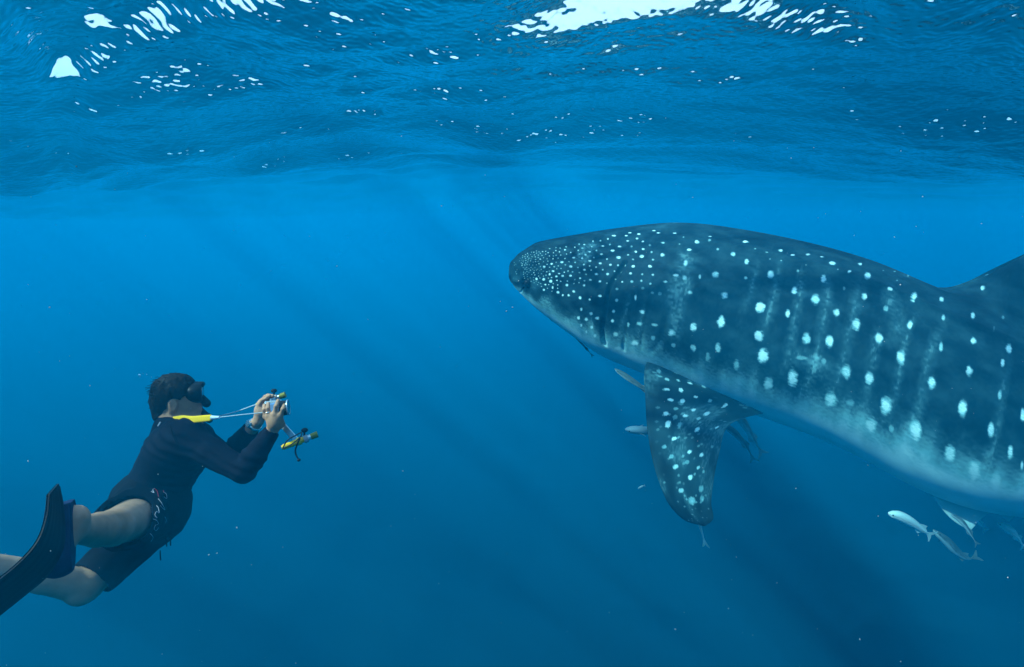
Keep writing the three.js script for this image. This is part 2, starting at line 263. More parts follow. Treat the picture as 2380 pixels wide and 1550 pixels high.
list(Z3, 0.255, [[978, 357, 20, 12], [1160, 350, 18, 14], [1317, 337, 18, 16], [1505, 398, 20, 26], [1525, 297, 24, 12], [1588, 235, 18, 16], [1685, 220, 14, 12, 0.5], [1093, 426, 17, 12], [1222, 427, 15, 12], [1063, 482, 16, 12], [1160, 490, 10, 10, 0.6], [1420, 496, 24, 12], [1498, 517, 20, 20, 0.7], [1608, 508, 12, 20, 0.7], [1735, 490, 30, 28, 0.8], [1338, 547, 18, 10, 0.7], [1077, 545, 13, 12, 0.6], [960, 605, 15, 12, 0.7], [1530, 630, 20, 18, 0.7], [1107, 672, 10, 24], [955, 692, 18, 18, 0.8], [932, 778, 18, 16], [1158, 783, 24, 18], [925, 856, 16, 16], [1805, 657, 30, 30], [1560, 905, 28, 36], [1778, 862, 40, 52], [1387, 948, 32, 28], [1140, 880, 30, 16, 0.7], [1255, 885, 30, 16, 0.7], [950, 960, 22, 20, 0.8], [1048, 885, 14, 22, 0.7], [1095, 1028, 34, 22], [970, 1072, 30, 18, 0.8], [1240, 990, 18, 20, 0.6], [885, 1030, 18, 16, 0.8], [1408, 1050, 16, 22, 0.7], [1562, 1068, 24, 30, 0.8], [1757, 1068, 28, 45, 0.8], [1895, 1200, 30, 45, 0.6], [1675, 1140, 20, 40, 0.5], [2088, 755, 36, 40], [2073, 975, 32, 42], [2102, 1130, 38, 60], [2140, 1350, 38, 45, 0.6], [1750, 293, 14, 12, 0.7], [1870, 332, 20, 18, 0.8], [1980, 390, 22, 22, 0.8], [2168, 490, 24, 30, 0.8], [1975, 518, 20, 14, 0.7], [1970, 235, 20, 8], [1300, 645, 16, 16, 0.4], [1240, 635, 14, 12, 0.4], [1165, 600, 16, 14, 0.4], [985, 272, 18, 8], [850, 268, 14, 6], [940, 187, 18, 6], [1135, 175, 18, 7], [1120, 210, 16, 7], [1170, 232, 14, 8], [1325, 242, 20, 8, 0.7], [1045, 228, 14, 6], [1065, 165, 14, 5], [1250, 148, 14, 4], [1035, 187, 12, 5], [1415, 168, 16, 4], [1285, 165, 16, 4], [1690, 192, 14, 4], [1107, 313, 14, 10], [1235, 315, 12, 10, 0.7], [1048, 337, 12, 8, 0.7], [1085, 372, 12, 8, 0.6], [1245, 375, 8, 8, 0.7], [930, 305, 18, 9], [843, 333, 16, 8], [748, 313, 14, 7], [910, 415, 16, 11], [828, 403, 12, 8], [748, 385, 14, 9], [688, 365, 11, 8], [620, 358, 14, 8], [530, 393, 17, 10], [450, 408, 13, 9], [600, 428, 16, 11], [705, 453, 14, 11], [797, 488, 15, 11], [887, 486, 16, 11], [830, 545, 17, 13], [752, 534, 14, 11], [670, 522, 12, 10], [598, 500, 13, 12], [533, 505, 14, 11], [485, 507, 12, 9], [508, 482, 10, 8], [463, 463, 12, 9], [433, 493, 10, 10], [390, 430, 12, 10], [333, 525, 9, 12], [390, 530, 14, 12], [443, 545, 13, 12], [400, 570, 10, 8], [458, 593, 10, 14], [567, 573, 13, 13], [705, 577, 12, 11], [623, 625, 13, 13], [497, 630, 11, 13], [540, 655, 10, 12], [585, 655, 9, 12], [390, 612, 10, 10], [750, 687, 12, 12], [830, 660, 15, 11], [675, 675, 12, 14], [680, 765, 14, 18], [755, 798, 14, 16], [810, 835, 18, 14], [722, 843, 16, 18], [663, 832, 12, 16], [763, 907, 16, 16], [790, 975, 12, 16], [722, 942, 10, 14], [680, 890, 10, 16]]);
{ // fine rows of spots on the snout and small ones on the crown
  const rr = rng(5);
  for (let n = 0; n < 9000; n++) {
    const x = 1194 + 340 * rr() * rr(), y = 540 + 150 * rr(), r = 0.8 + (x - 1194) * 0.006, gap = 2.5 + (x - 1194) * 0.042;
    const top = x < 1225 ? 606 - (x - 1196) * 0.75 : 584 - (x - 1225) * 0.17, low = x < 1300 ? 634 + (x - 1194) * 0.5 : 660; if (y < top + 2 || y > low) continue;
    if (spots.some(([a, b, c]) => Math.hypot(a - x, (b - y) * 1.25) < gap + c)) continue;
    spots.push([x, y, r * 1.15, r, 0.55 + 0.4 * rr()]);
  }
  for (let n = 0; n < 60; n++) { const x = 1560 + 560 * rr(), y = 528 + (x - 1560) * 0.16 + 14 + 26 * rr(); if (!spots.some(([a, b, c]) => Math.hypot(a - x, b - y) < 14 + c)) spots.push([x, y, 2.4, 1.5, 0.5]); }
  // beyond the edge of the picture
}
for (const s of spots) spotOn(...s);
{ const rr = rng(9); for (let n = 0; n < 130; n++) { // tail stock: larger rows, straight into the pattern
  const X = TW * (0.87 + 0.13 * rr()), Y = TH * (0.1 + 0.62 * rr()), r = 7 + 5 * rr();
  for (let j = -30; j <= 30; j++) for (let i = -12; i <= 12; i++) { const x = Math.round(X + i), y = Math.round(Y + j); if (x >= 0 && x < TW && y >= 0) { const q = Math.hypot(i / (r * 0.4), j / r) + 0.3 * (noise(x * 0.3, y * 0.3) - 0.5), k = smooth(1.2, 0.7, q); skin[y * TW + x] = Math.max(skin[y * TW + x], lerp(skin[y * TW + x], 0.95, k)); } }
} }
const palette = (v) => { v = clamp(v); const c = [[0.002, 0.014, 0.025], [0.024, 0.076, 0.096], [0.2, 0.44, 0.46], [0.66, 0.88, 0.86]], t = v < 0.2 ? v / 0.2 : v < 0.6 ? 1 + (v - 0.2) / 0.4 : 2 + (v - 0.6) / 0.4, i = Math.min(2, Math.floor(t)); return [0, 1, 2].map((k) => lerp(c[i][k], c[i + 1][k], t - i)); };  // skin colours with the teal cast of underwater light mixed in
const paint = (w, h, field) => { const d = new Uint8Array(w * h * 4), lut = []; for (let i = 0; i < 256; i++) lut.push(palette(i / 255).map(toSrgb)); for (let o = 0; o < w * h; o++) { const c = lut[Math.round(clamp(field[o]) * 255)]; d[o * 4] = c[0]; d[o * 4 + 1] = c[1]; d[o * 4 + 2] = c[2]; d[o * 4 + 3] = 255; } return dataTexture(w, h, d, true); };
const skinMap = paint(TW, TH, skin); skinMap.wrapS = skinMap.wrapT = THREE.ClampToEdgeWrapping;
const shark = thing('whale_shark', 'huge dark blue whale shark covered in pale spots, swimming away from the diver', 'whale shark');
{
  const rows = []; for (let i = 0; i <= 560; i++) rows.push(1000 * Math.pow(i / 560, 1.0));
  const NF = 200, pos = [], uv = [], idx = [];
  rows.forEach((q, i) => { for (let j = 0; j <= NF; j++) {
    const f = 2 * Math.PI * j / NF, near = f <= Math.PI, f1 = near ? f : 2 * Math.PI - f, p = sharkPoint(Math.min(q, 999.999), f), k = Math.min(999, Math.round(q)), sec = SEC[k];
    const d = groove(sec.s, f1, sec.h); if (d) p.addScaledVector(p.clone().sub(sec.c).normalize(), d);
    pos.push(p.x, p.y, p.z); uv.push(texU(sec.s), f1 / Math.PI);
    if (i && j) { const o = i * (NF + 1) + j; idx.push(o, o - NF - 2, o - 1, o, o - NF - 1, o - NF - 2); }
  } });
  const g = new THREE.BufferGeometry(); g.setAttribute('position', new THREE.Float32BufferAttribute(pos, 3)); g.setAttribute('uv', new THREE.Float32BufferAttribute(uv, 2)); g.setIndex(idx); g.computeVertexNormals();
  const n = g.attributes.normal; for (let i = 0; i < rows.length; i++) { const a = i * (NF + 1), b = a + NF, v = new THREE.Vector3(n.getX(a) + n.getX(b), n.getY(a) + n.getY(b), n.getZ(a) + n.getZ(b)).normalize(); n.setXYZ(a, v.x, v.y, v.z); n.setXYZ(b, v.x, v.y, v.z); }
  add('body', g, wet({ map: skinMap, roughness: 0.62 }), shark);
}
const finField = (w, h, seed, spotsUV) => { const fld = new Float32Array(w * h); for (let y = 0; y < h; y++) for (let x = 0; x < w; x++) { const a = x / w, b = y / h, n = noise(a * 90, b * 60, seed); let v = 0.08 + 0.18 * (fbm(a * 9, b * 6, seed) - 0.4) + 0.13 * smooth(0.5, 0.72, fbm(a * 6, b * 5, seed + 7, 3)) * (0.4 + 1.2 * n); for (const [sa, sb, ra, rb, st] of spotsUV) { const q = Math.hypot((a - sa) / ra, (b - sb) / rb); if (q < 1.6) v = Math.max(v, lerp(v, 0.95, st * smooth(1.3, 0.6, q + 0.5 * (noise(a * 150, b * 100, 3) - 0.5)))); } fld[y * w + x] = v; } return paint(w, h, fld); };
{ // near pectoral fin
  const root = (x, y, deep) => P(x, y, onShark(x, y).d + deep);
  const lead = [root(1512, 818, 0.12), P(1497, 862, 5.05), P(1499, 920, 4.9), P(1503, 990, 4.78), P(1514, 1060, 4.68), P(1531, 1120, 4.6), P(1556, 1175, 4.54), P(1592, 1210, 4.5), P(1632, 1222, 4.48)];
  const trail = [root(1690, 838, 0.15), P(1762, 918, 4.72), P(1786, 952, 4.72), P(1728, 972, 4.7), P(1690, 992, 4.68), P(1672, 1050, 4.6), P(1658, 1118, 4.54), P(1653, 1172, 4.5), P(1657, 1206, 4.48), P(1638, 1223, 4.475)];
  const g = loftFin(lead, trail, 0.1, 70, 40, 0.3);
  // where the spots of the fin lie on it
  const L = new THREE.CatmullRomCurve3(lead, false, 'centripetal'), T = new THREE.CatmullRomCurve3(trail, false, 'centripetal'), grid = [];
  for (let i = 0; i <= 120; i++) { const l = L.getPoint(i / 120), t = T.getPoint(i / 120); for (let j = 0; j <= 60; j++) grid.push([i / 120, j / 60, ...toPicture(l.clone().lerp(t, j / 60))]); }
  const where = (x, y) => grid.reduce((b, q) => { const d = (q[2] - x) ** 2 + (q[3] - y) ** 2; return d < b[0] ? [d, q] : b; }, [1e9, null])[1];
  const rows = [[475, 224, 22, 14], [617, 180, 18, 20], [720, 210, 17, 20], [680, 268, 22, 18], [788, 290, 18, 13], [402, 287, 18, 12, 0.7], [487, 288, 15, 14, 0.7], [565, 305, 18, 13], [660, 325, 16, 20, 0.7], [752, 336, 22, 18], [845, 343, 16, 14], [410, 352, 20, 15], [497, 362, 18, 16], [435, 424, 22, 18], [518, 442, 20, 14], [600, 405, 18, 14], [705, 435, 16, 14, 0.7], [803, 473, 16, 16], [590, 493, 16, 14], [683, 520, 20, 17], [530, 530, 20, 17], [395, 515, 22, 22], [415, 590, 24, 22], [620, 628, 20, 20], [460, 685, 20, 18], [622, 557, 16, 14, 0.7], [750, 612, 12, 12], [495, 597, 18, 18, 0.5], [560, 777, 18, 18], [642, 793, 16, 18], [467, 880, 22, 22, 0.8], [437, 808, 20, 20, 0.5], [567, 952, 18, 24], [620, 880, 14, 16, 0.7], [505, 1040, 22, 24, 0.7], [580, 1110, 26, 26, 0.6], [650, 1100, 18, 20, 0.4], [640, 1030, 18, 20, 0.4], [545, 850, 18, 18, 0.4], [925, 405, 16, 10, 0.5], [465, 548, 20, 18, 0.45], [385, 740, 20, 18, 0.4], [350, 225, 20, 14, 0.5], [470, 490, 18, 12, 0.5]];
  const uvSpots = rows.map(([x, y, rx, ry, st = 1]) => { const [px, py] = Z5(x, y), q = where(px, py), a = where(px + 6, py), b = where(px, py + 6); const l = toPicture(L.getPoint(q[0])), t = toPicture(T.getPoint(q[0])), chord = Math.hypot(t[0] - l[0], t[1] - l[1]); return [q[0], q[1], Math.max(0.008, ry * 0.29 * Math.max(0.0016, (b[0] - q[0]) / 6)), rx * 0.3 / chord, st]; });
  { const rr = rng(31); for (let i = 0; i < 90; i++) uvSpots.push([0.05 + 0.85 * rr(), 0.08 + 0.84 * rr(), 0.006, 0.022, 0.12 + 0.3 * rr()]); }
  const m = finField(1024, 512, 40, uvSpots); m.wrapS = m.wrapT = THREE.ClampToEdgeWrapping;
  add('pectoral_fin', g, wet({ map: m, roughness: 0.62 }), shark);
}
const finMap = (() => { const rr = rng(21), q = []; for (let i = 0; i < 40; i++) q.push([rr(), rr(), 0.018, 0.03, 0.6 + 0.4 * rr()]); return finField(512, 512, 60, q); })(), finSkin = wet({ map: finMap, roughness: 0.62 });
{
  const back = (i, up = 0) => SEC[i].c.clone().addScaledVector(SEC[i].U, 1 + up), belly = (i, side, up) => SEC[i].c.clone().addScaledVector(SEC[i].U, up).addScaledVector(SEC[i].L, side * SEC[i].h);
  const far = (i, f, out) => { const p = sharkPoint(i, f); return p.addScaledVector(p.clone().sub(SEC[i].c).normalize(), out); };
  { // far pectoral fin
    const i0 = Math.round(onShark(1512, 818).i), i1 = Math.round(onShark(1690, 838).i), a = far(i0, 2 * Math.PI - 2.2, -0.1), b = far(i1, 2 * Math.PI - 2.2, -0.1), out = SEC[i0].L.clone().multiplyScalar(-1).addScaledVector(SEC[i0].U, -0.15 / SEC[i0].h), aft = b.clone().sub(a);
    const pt = (k, o, d) => a.clone().addScaledVector(aft, k).addScaledVector(out, o).addScaledVector(new THREE.Vector3(0, -1, 0), d);
    add('pectoral_fin', loftFin([pt(0, 0, 0), pt(0.05, 0.4, 0.1), pt(0.35, 0.85, 0.2), pt(0.8, 1.1, 0.25)], [pt(1, 0, 0), pt(1.3, 0.25, 0.05), pt(0.95, 0.5, 0.12), pt(0.9, 0.9, 0.2), pt(0.85, 1.1, 0.25)], 0.09), finSkin, shark);
  }
  { // first dorsal fin: its leading edge rises from the back near the edge of the picture
    const i0 = Math.round(onShark(2120, 660).i), d0 = toPicture(back(i0))[2];
    const lead = [P(2105, 668, d0 + 0.03), P(2160, 668, 4.5), P(2205, 667, 4.46), P(2250, 653, 4.42), P(2300, 628, 4.38), P(2350, 604, 4.34), P(2410, 576, 4.28), P(2490, 528, 4.22), P(2560, 498, 4.18)];
    const trail = [P(2200, 720, 4.42), P(2260, 730, 4.38), P(2340, 765, 4.32), P(2440, 800, 4.24), P(2540, 830, 4.15), P(2640, 800, 4.1), P(2640, 740, 4.1), P(2620, 620, 4.12), P(2590, 510, 4.16)];
    add('dorsal_fin', loftFin(lead, trail, 0.2, 60, 30, 0.35), finSkin, shark);
  }
  { // second dorsal, anal and tail fins lie past the edge of the picture
    const i = Math.round(lerp(iVis, 1000, 0.45)), j = Math.round(lerp(iVis, 1000, 0.55)), u = SEC[i].U.clone().normalize(), t = SEC[j].c.clone().sub(SEC[i].c).normalize();
    const a = back(i, -0.1);
    add('second_dorsal_fin', loftFin([a, a.clone().addScaledVector(t, 0.12).addScaledVector(u, 0.16), a.clone().addScaledVector(t, 0.28).addScaledVector(u, 0.3)], [a.clone().addScaledVector(t, 0.35), a.clone().addScaledVector(t, 0.38).addScaledVector(u, 0.1), a.clone().addScaledVector(t, 0.33).addScaledVector(u, 0.29)], 0.06, 20, 14), finSkin, shark);
    const k = 985, c = SEC[k].c, v = SEC[k].U.clone().normalize(), w = SEC[999].c.clone().sub(SEC[960].c).normalize(), q = (x, y) => c.clone().addScaledVector(w, x).addScaledVector(v, y);
    add('tail_fin', loftFin([q(-0.25, 0.05), q(0.2, 0.5), q(0.65, 1.05), q(0.95, 1.45)], [q(0.1, -0.05), q(0.45, 0.3), q(0.75, 0.85), q(1.0, 1.44)], 0.1, 30, 16), finSkin, shark);
    add('tail_fin', loftFin([q(-0.25, -0.03), q(0.1, -0.35), q(0.35, -0.7)], [q(0.1, 0.03), q(0.3, -0.25), q(0.4, -0.69)], 0.08, 30, 16), finSkin, shark);
  }
  // pelvic fins: pale below, near one seen under the belly
  const pale = (seed) => wet({ color: rgb(0.36, 0.5, 0.5), roughness: 0.6 });
  const pelvic = pale(1);
  add('pelvic_fin', loftFin([P(2160, 1142, 4.3), P(2185, 1178, 4.22), P(2213, 1208, 4.17), P(2252, 1233, 4.12)], [P(2318, 1168, 4.2), P(2306, 1186, 4.17), P(2280, 1206, 4.14), P(2256, 1232, 4.12)], 0.045, 26, 18), pelvic, shark);
  add('pelvic_fin', loftFin([P(2295, 1165, 4.75), P(2312, 1190, 4.75), P(2342, 1212, 4.75)], [P(2370, 1175, 4.7), P(2362, 1195, 4.72), P(2346, 1212, 4.75)], 0.04, 20, 14), pelvic, shark);
  const e = onShark(1226, 658), ep = sharkPoint(e.i, e.f), g = new THREE.SphereGeometry(0.042, 20, 14); g.translate(ep.x, ep.y, ep.z);
  add('eye', g, std([0.01, 0.012, 0.015], 0.25), shark);
}

// ============================================================ bodies from distance fields
const V = THREE.Vector3;
const smin = (a, b, k) => { const h = Math.max(k - Math.abs(a - b), 0) / k; return Math.min(a, b) - h * h * k / 4; };
const capsule = (a, b, ra, rb) => { const bx = b.x - a.x, by = b.y - a.y, bz = b.z - a.z, l = bx * bx + by * by + bz * bz; return (x, y, z) => { const px = x - a.x, py = y - a.y, pz = z - a.z, t = clamp((px * bx + py * by + pz * bz) / l); return Math.hypot(px - bx * t, py - by * t, pz - bz * t) - (ra + (rb - ra) * t); }; };
const ellipsoid = (c, X, Y, Z, rx, ry, rz) => (x, y, z) => { const px = x - c.x, py = y - c.y, pz = z - c.z, a = (px * X.x + py * X.y + pz * X.z), b = (px * Y.x + py * Y.y + pz * Y.z), d = (px * Z.x + py * Z.y + pz * Z.z), k0 = Math.hypot(a / rx, b / ry, d / rz), k1 = Math.hypot(a / rx / rx, b / ry / ry, d / rz / rz); return k1 < 1e-9 ? -Math.min(rx, ry, rz) : k0 * (k0 - 1) / k1; };
const plane = (at, n) => { const k = n.clone().normalize(), o = k.dot(at); return (x, y, z) => x * k.x + y * k.y + z * k.z - o; }; // positive on the side n points to
const blend = (k, ...f) => (x, y, z) => { let d = f[0](x, y, z); for (let i = 1; i < f.length; i++) d = smin(d, f[i](x, y, z), k); return d; };
const chain = (pts, rs, k = 0.02) => blend(k, ...pts.slice(1).map((p, i) => capsule(pts[i], p, rs[i], rs[i + 1])));
function nets(sdf, lo, hi, cell, tint) { // surface nets
  const nx = Math.ceil((hi.x - lo.x) / cell) + 1, ny = Math.ceil((hi.y - lo.y) / cell) + 1, nz = Math.ceil((hi.z - lo.z) / cell) + 1, v = new Float32Array(nx * ny * nz).fill(NaN), B = 6, at = (i, j, k) => (k * ny + j) * nx + i;
  for (let k = 0; k < nz; k += B) for (let j = 0; j < ny; j += B) for (let i = 0; i < nx; i += B) {
    const c = sdf(lo.x + (i + B / 2) * cell, lo.y + (j + B / 2) * cell, lo.z + (k + B / 2) * cell), skip = Math.abs(c) > B * cell * 1.25;
    for (let kk = k; kk < Math.min(nz, k + B); kk++) for (let jj = j; jj < Math.min(ny, j + B); jj++) for (let ii = i; ii < Math.min(nx, i + B); ii++) v[at(ii, jj, kk)] = skip ? c : sdf(lo.x + ii * cell, lo.y + jj * cell, lo.z + kk * cell);
  }
  const id = new Int32Array(nx * ny * nz).fill(-1), pos = [], nor = [], col = [], idx = [], E = [[0, 1], [2, 3], [4, 5], [6, 7], [0, 2], [1, 3], [4, 6], [5, 7], [0, 4], [1, 5], [2, 6], [3, 7]];
  for (let k = 0; k + 1 < nz; k++) for (let j = 0; j + 1 < ny; j++) for (let i = 0; i + 1 < nx; i++) {
    const c = [0, 1, 2, 3, 4, 5, 6, 7].map((q) => v[at(i + (q & 1), j + (q >> 1 & 1), k + (q >> 2))]); let n = 0, x = 0, y = 0, z = 0;
    const first = c[0] < 0; if (c.every((q) => (q < 0) === first)) continue;
    for (const [a, b] of E) if ((c[a] < 0) !== (c[b] < 0)) { const t = c[a] / (c[a] - c[b]); x += lerp(a & 1, b & 1, t); y += lerp(a >> 1 & 1, b >> 1 & 1, t); z += lerp(a >> 2, b >> 2, t); n++; }
    x = lo.x + (i + x / n) * cell; y = lo.y + (j + y / n) * cell; z = lo.z + (k + z / n) * cell;
    const e = cell * 0.6, g = new V(sdf(x + e, y, z) - sdf(x - e, y, z), sdf(x, y + e, z) - sdf(x, y - e, z), sdf(x, y, z + e) - sdf(x, y, z - e)).normalize();
    id[at(i, j, k)] = pos.length / 3; pos.push(x, y, z); nor.push(g.x, g.y, g.z); if (tint) col.push(...tint(x, y, z));
  }
  const quad = (a, b, c, d, flip) => { if (Math.min(a, b, c, d) < 0) return; flip ? idx.push(a, c, b, a, d, c) : idx.push(a, b, c, a, c, d); };
  for (let k = 1; k + 1 < nz; k++) for (let j = 1; j + 1 < ny; j++) for (let i = 1; i + 1 < nx; i++) {
    const o = v[at(i, j, k)] < 0;
    if (o !== (v[at(i + 1, j, k)] < 0)) quad(id[at(i, j - 1, k - 1)], id[at(i, j, k - 1)], id[at(i, j, k)], id[at(i, j - 1, k)], !o);
    if (o !== (v[at(i, j + 1, k)] < 0)) quad(id[at(i - 1, j, k - 1)], id[at(i - 1, j, k)], id[at(i, j, k)], id[at(i, j, k - 1)], !o);
    if (o !== (v[at(i, j, k + 1)] < 0)) quad(id[at(i - 1, j - 1, k)], id[at(i, j - 1, k)], id[at(i, j, k)], id[at(i - 1, j, k)], !o);
  }
  const g = new THREE.BufferGeometry(); g.setAttribute('position', new THREE.Float32BufferAttribute(pos, 3)); g.setAttribute('normal', new THREE.Float32BufferAttribute(nor, 3)); if (tint) g.setAttribute('color', new THREE.Float32BufferAttribute(col, 3)); g.setIndex(idx); return g;
}
const boxOf = (pts, r) => { const b = new THREE.Box3().setFromPoints(pts).expandByScalar(r); return [b.min, b.max]; };

// ============================================================ diver
const person = thing('person', 'snorkelling person in dark long sleeves and black board shorts aiming a small camera', 'person');
const X = D(1, 0, 0), Y = D(0, 1, 0), Z = D(0, 0, 1); // right, up and away as the camera sees them
{
  const J = { neck: P(402, 990, 2.68), chestN: P(403, 1050, 2.58), chestF: P(425, 1045, 2.8), waistN: P(372, 1112, 2.61), waistF: P(385, 1112, 2.75), pelN: P(338, 1180, 2.58), pelF: P(362, 1185, 2.76), shN: P(428, 1020, 2.53), elN: P(566, 1094, 2.46), wrN: P(630, 1004, 2.52), shF: P(442, 1016, 2.86), elF: P(528, 1062, 2.9), wrF: P(600, 978, 2.76),
    hipN: P(335, 1195, 2.55), knN: P(262, 1226, 2.12), anN: P(172, 1230, 1.78), heelN: P(172, 1205, 1.76), toeN: P(126, 1306, 1.7), hipF: P(362, 1205, 2.76), knF: P(196, 1362, 2.46), anF: P(-60, 1306, 2.18), toeF: P(-130, 1330, 2.05) };
  // head: facing right and a little away from us
  const fwd = D(0.92, 0.03, 0.42), up = D(-0.06, 1, 0), side = fwd.clone().cross(up).normalize(), hc = P(406, 921, 2.68), H = (f, u, s) => hc.clone().addScaledVector(fwd, f).addScaledVector(up, u).addScaledVector(side, s);
  const skull = ellipsoid(H(0, 0.01, 0), fwd, up, side, 0.096, 0.092, 0.073), face = ellipsoid(H(0.045, -0.045, 0), fwd, up, side, 0.058, 0.075, 0.058), jaw = capsule(H(0.02, -0.085, 0), H(0.085, -0.108, 0), 0.036, 0.026), nose = capsule(H(0.098, -0.018, 0), H(0.118, -0.042, 0), 0.009, 0.014), lips = ellipsoid(H(0.1, -0.075, 0), fwd, up, side, 0.014, 0.014, 0.024);
  const ear = (s) => { const c = H(-0.002, -0.035, s * 0.074), r = ellipsoid(c, fwd, up, side, 0.02, 0.034, 0.011), h = ellipsoid(c.clone().addScaledVector(side, s * 0.011).addScaledVector(fwd, 0.004), fwd, up, side, 0.011, 0.021, 0.009); return (x, y, z) => Math.max(r(x, y, z), -h(x, y, z)); };
  const headSdf = blend(0.03, skull, face, jaw), earN = ear(1), earF = ear(-1), head = (x, y, z) => Math.min(blend(0.015, headSdf, nose, lips)(x, y, z), earN(x, y, z), earF(x, y, z));
  const neck = capsule(J.neck.clone().addScaledVector(Y, -0.03), H(-0.02, -0.07, 0), 0.058, 0.053);
  const torso = blend(0.09, capsule(J.chestN, J.chestF, 0.118, 0.118), capsule(J.waistN, J.waistF, 0.112, 0.112), capsule(J.pelN, J.pelF, 0.118, 0.118), capsule(J.shN, J.shF, 0.072, 0.072), capsule(J.chestN.clone().lerp(J.chestF, 0.5), J.neck, 0.1, 0.045));
  const armN = chain([J.shN, J.shN.clone().lerp(J.elN, 0.45), J.elN, J.elN.clone().lerp(J.wrN, 0.35), J.wrN], [0.066, 0.055, 0.046, 0.045, 0.028], 0.01), armF = chain([J.shF, J.shF.clone().lerp(J.elF, 0.45), J.elF, J.elF.clone().lerp(J.wrF, 0.35), J.wrF], [0.066, 0.055, 0.046, 0.045, 0.028], 0.01);
  const legN = chain([J.hipN, J.hipN.clone().lerp(J.knN, 0.5), J.knN, J.knN.clone().lerp(J.anN, 0.4).addScaledVector(Y, -0.005), J.anN], [0.092, 0.083, 0.068, 0.059, 0.042], 0.012), legF = chain([J.hipF, J.hipF.clone().lerp(J.knF, 0.5), J.knF, J.knF.clone().lerp(J.anF, 0.4), J.anF], [0.092, 0.082, 0.07, 0.063, 0.042], 0.012);
  const kneeCaps = ellipsoid(J.knF.clone().addScaledVector(D(-0.1, -0.75, -0.65), 0.04), X, Y, Z, 0.042, 0.036, 0.042), footN = capsule(J.heelN, J.toeN, 0.043, 0.03), footF = capsule(J.anF, J.toeF, 0.043, 0.03);
  const limbs = blend(0.06, torso, armN, armF, legN, blend(0.03, legF, kneeCaps)), feet = blend(0.03, footN, footF), bodySdf = (x, y, z) => smin(smin(limbs(x, y, z), feet(x, y, z), 0.03), smin(head(x, y, z), neck(x, y, z), 0.035), 0.05);
  const fold = (x, y, z) => 0.5 - fbm(x * 30, y * 30, z * 30, 2);
  const skinTint = (x, y, z) => { const n = fbm(x * 40, y * 40, z * 40, 3), m = fbm(x * 9, y * 9, z * 9 + 5, 2), k = 0.85 + 0.4 * (n - 0.5) + 0.6 * (m - 0.5); return [0.5 * k, 0.265 * k, 0.165 * k * (1 + 0.2 * (m - 0.5))]; };
  const geos = [nets(bodySdf, ...boxOf(Object.values(J).concat([hc]), 0.15), 0.0105, skinTint)];
  // hands: five fingers each, closed on the camera
  const hand = (wrist, palm, fingers, rP) => {
    const knuckle = fingers.map((f) => f[1]), parts = [capsule(wrist, palm, 0.027, 0.03), ...fingers.map((f) => capsule(palm, f[1], rP, 0.0125))];
    const base = blend(0.022, ...parts), tips = fingers.map((f) => chain(f.slice(1), [0.0103, 0.0094, 0.0086, 0.0072].slice(0, f.length - 1), 0.004));
    const sdf = (x, y, z) => { let d = base(x, y, z), t = 1e9; for (const q of tips) t = Math.min(t, q(x, y, z)); return smin(d, t, 0.008); };
    return nets(sdf, ...boxOf([wrist, palm, ...fingers.flat()], 0.045), 0.0034, skinTint);
  };
  const pN = P(640, 982, 2.5);
  geos.push(hand(J.wrN, pN, [
    [pN, P(617, 968, 2.5), P(614, 952, 2.49), P(614, 942, 2.53)],
    [pN, P(625, 965, 2.485), P(622, 949, 2.48), P(623, 938, 2.52)],
    [pN, P(638, 962, 2.48), P(641, 944, 2.475), P(646, 931, 2.515)],
    [pN, P(651, 966, 2.485), P(657, 951, 2.48), P(660, 941, 2.525)],
    [pN, P(655, 986, 2.53), P(652, 972, 2.58), P(648, 960, 2.61)]], 0.021));
  const pF = P(608, 954, 2.76);
  geos.push(hand(J.wrF, pF, [
    [pF, P(603, 940, 2.74), P(610, 929, 2.72), P(619, 925, 2.69)],
    [pF, P(607, 934, 2.755), P(616, 922, 2.74), P(626, 920, 2.71)],
    [pF, P(612, 931, 2.77), P(622, 919, 2.765), P(633, 920, 2.74)],
    [pF, P(617, 932, 2.785), P(629, 921, 2.785), P(640, 924, 2.76)],
    [pF, P(618, 958, 2.74), P(627, 950, 2.7), P(630, 941, 2.68)]], 0.021));
  add('body', mergeGeometries(geos), wet({ vertexColors: true, roughness: 0.55 }), person);
  // hair: short, wet, ragged at the nape
  {
    const cut = plane(H(0.05, 0.004, 0), fwd.clone().multiplyScalar(0.62).addScaledVector(up, -0.78)), nape = plane(H(0, -0.105, 0), up.clone().multiplyScalar(-1)), locks = (x, y, z) => { const a = (x - hc.x) * 46, b = (y - hc.y) * 46, c = (z - hc.z) * 46; return 0.013 * (fbm(a * 0.9, b * 0.35, c * 0.9, 2) - 0.5) + 0.003 * (noise(a * 3.2, b * 0.7, c * 3.2) - 0.5); };
    const shell = blend(0.03, ellipsoid(H(0.0, 0.014, 0), fwd, up, side, 0.103, 0.1, 0.084), capsule(H(-0.055, -0.03, 0), H(-0.056, -0.082, 0), 0.05, 0.042)), earGap = ellipsoid(H(0.004, -0.045, 0.08), fwd, up, side, 0.036, 0.04, 0.04);
    const sdf = (x, y, z) => { const n = locks(x, y, z); return Math.max(shell(x, y, z) + n, cut(x, y, z) + n, nape(x, y, z) + n, -earGap(x, y, z)); };
    add('hair', nets(sdf, ...boxOf([hc], 0.17), 0.0045, (x, y, z) => { const n = 0.6 + 0.8 * noise(x * 200, y * 90, z * 200); return [0.012 * n, 0.01 * n, 0.008 * n]; }), wet({ vertexColors: true, roughness: 0.6 }), person);
  }
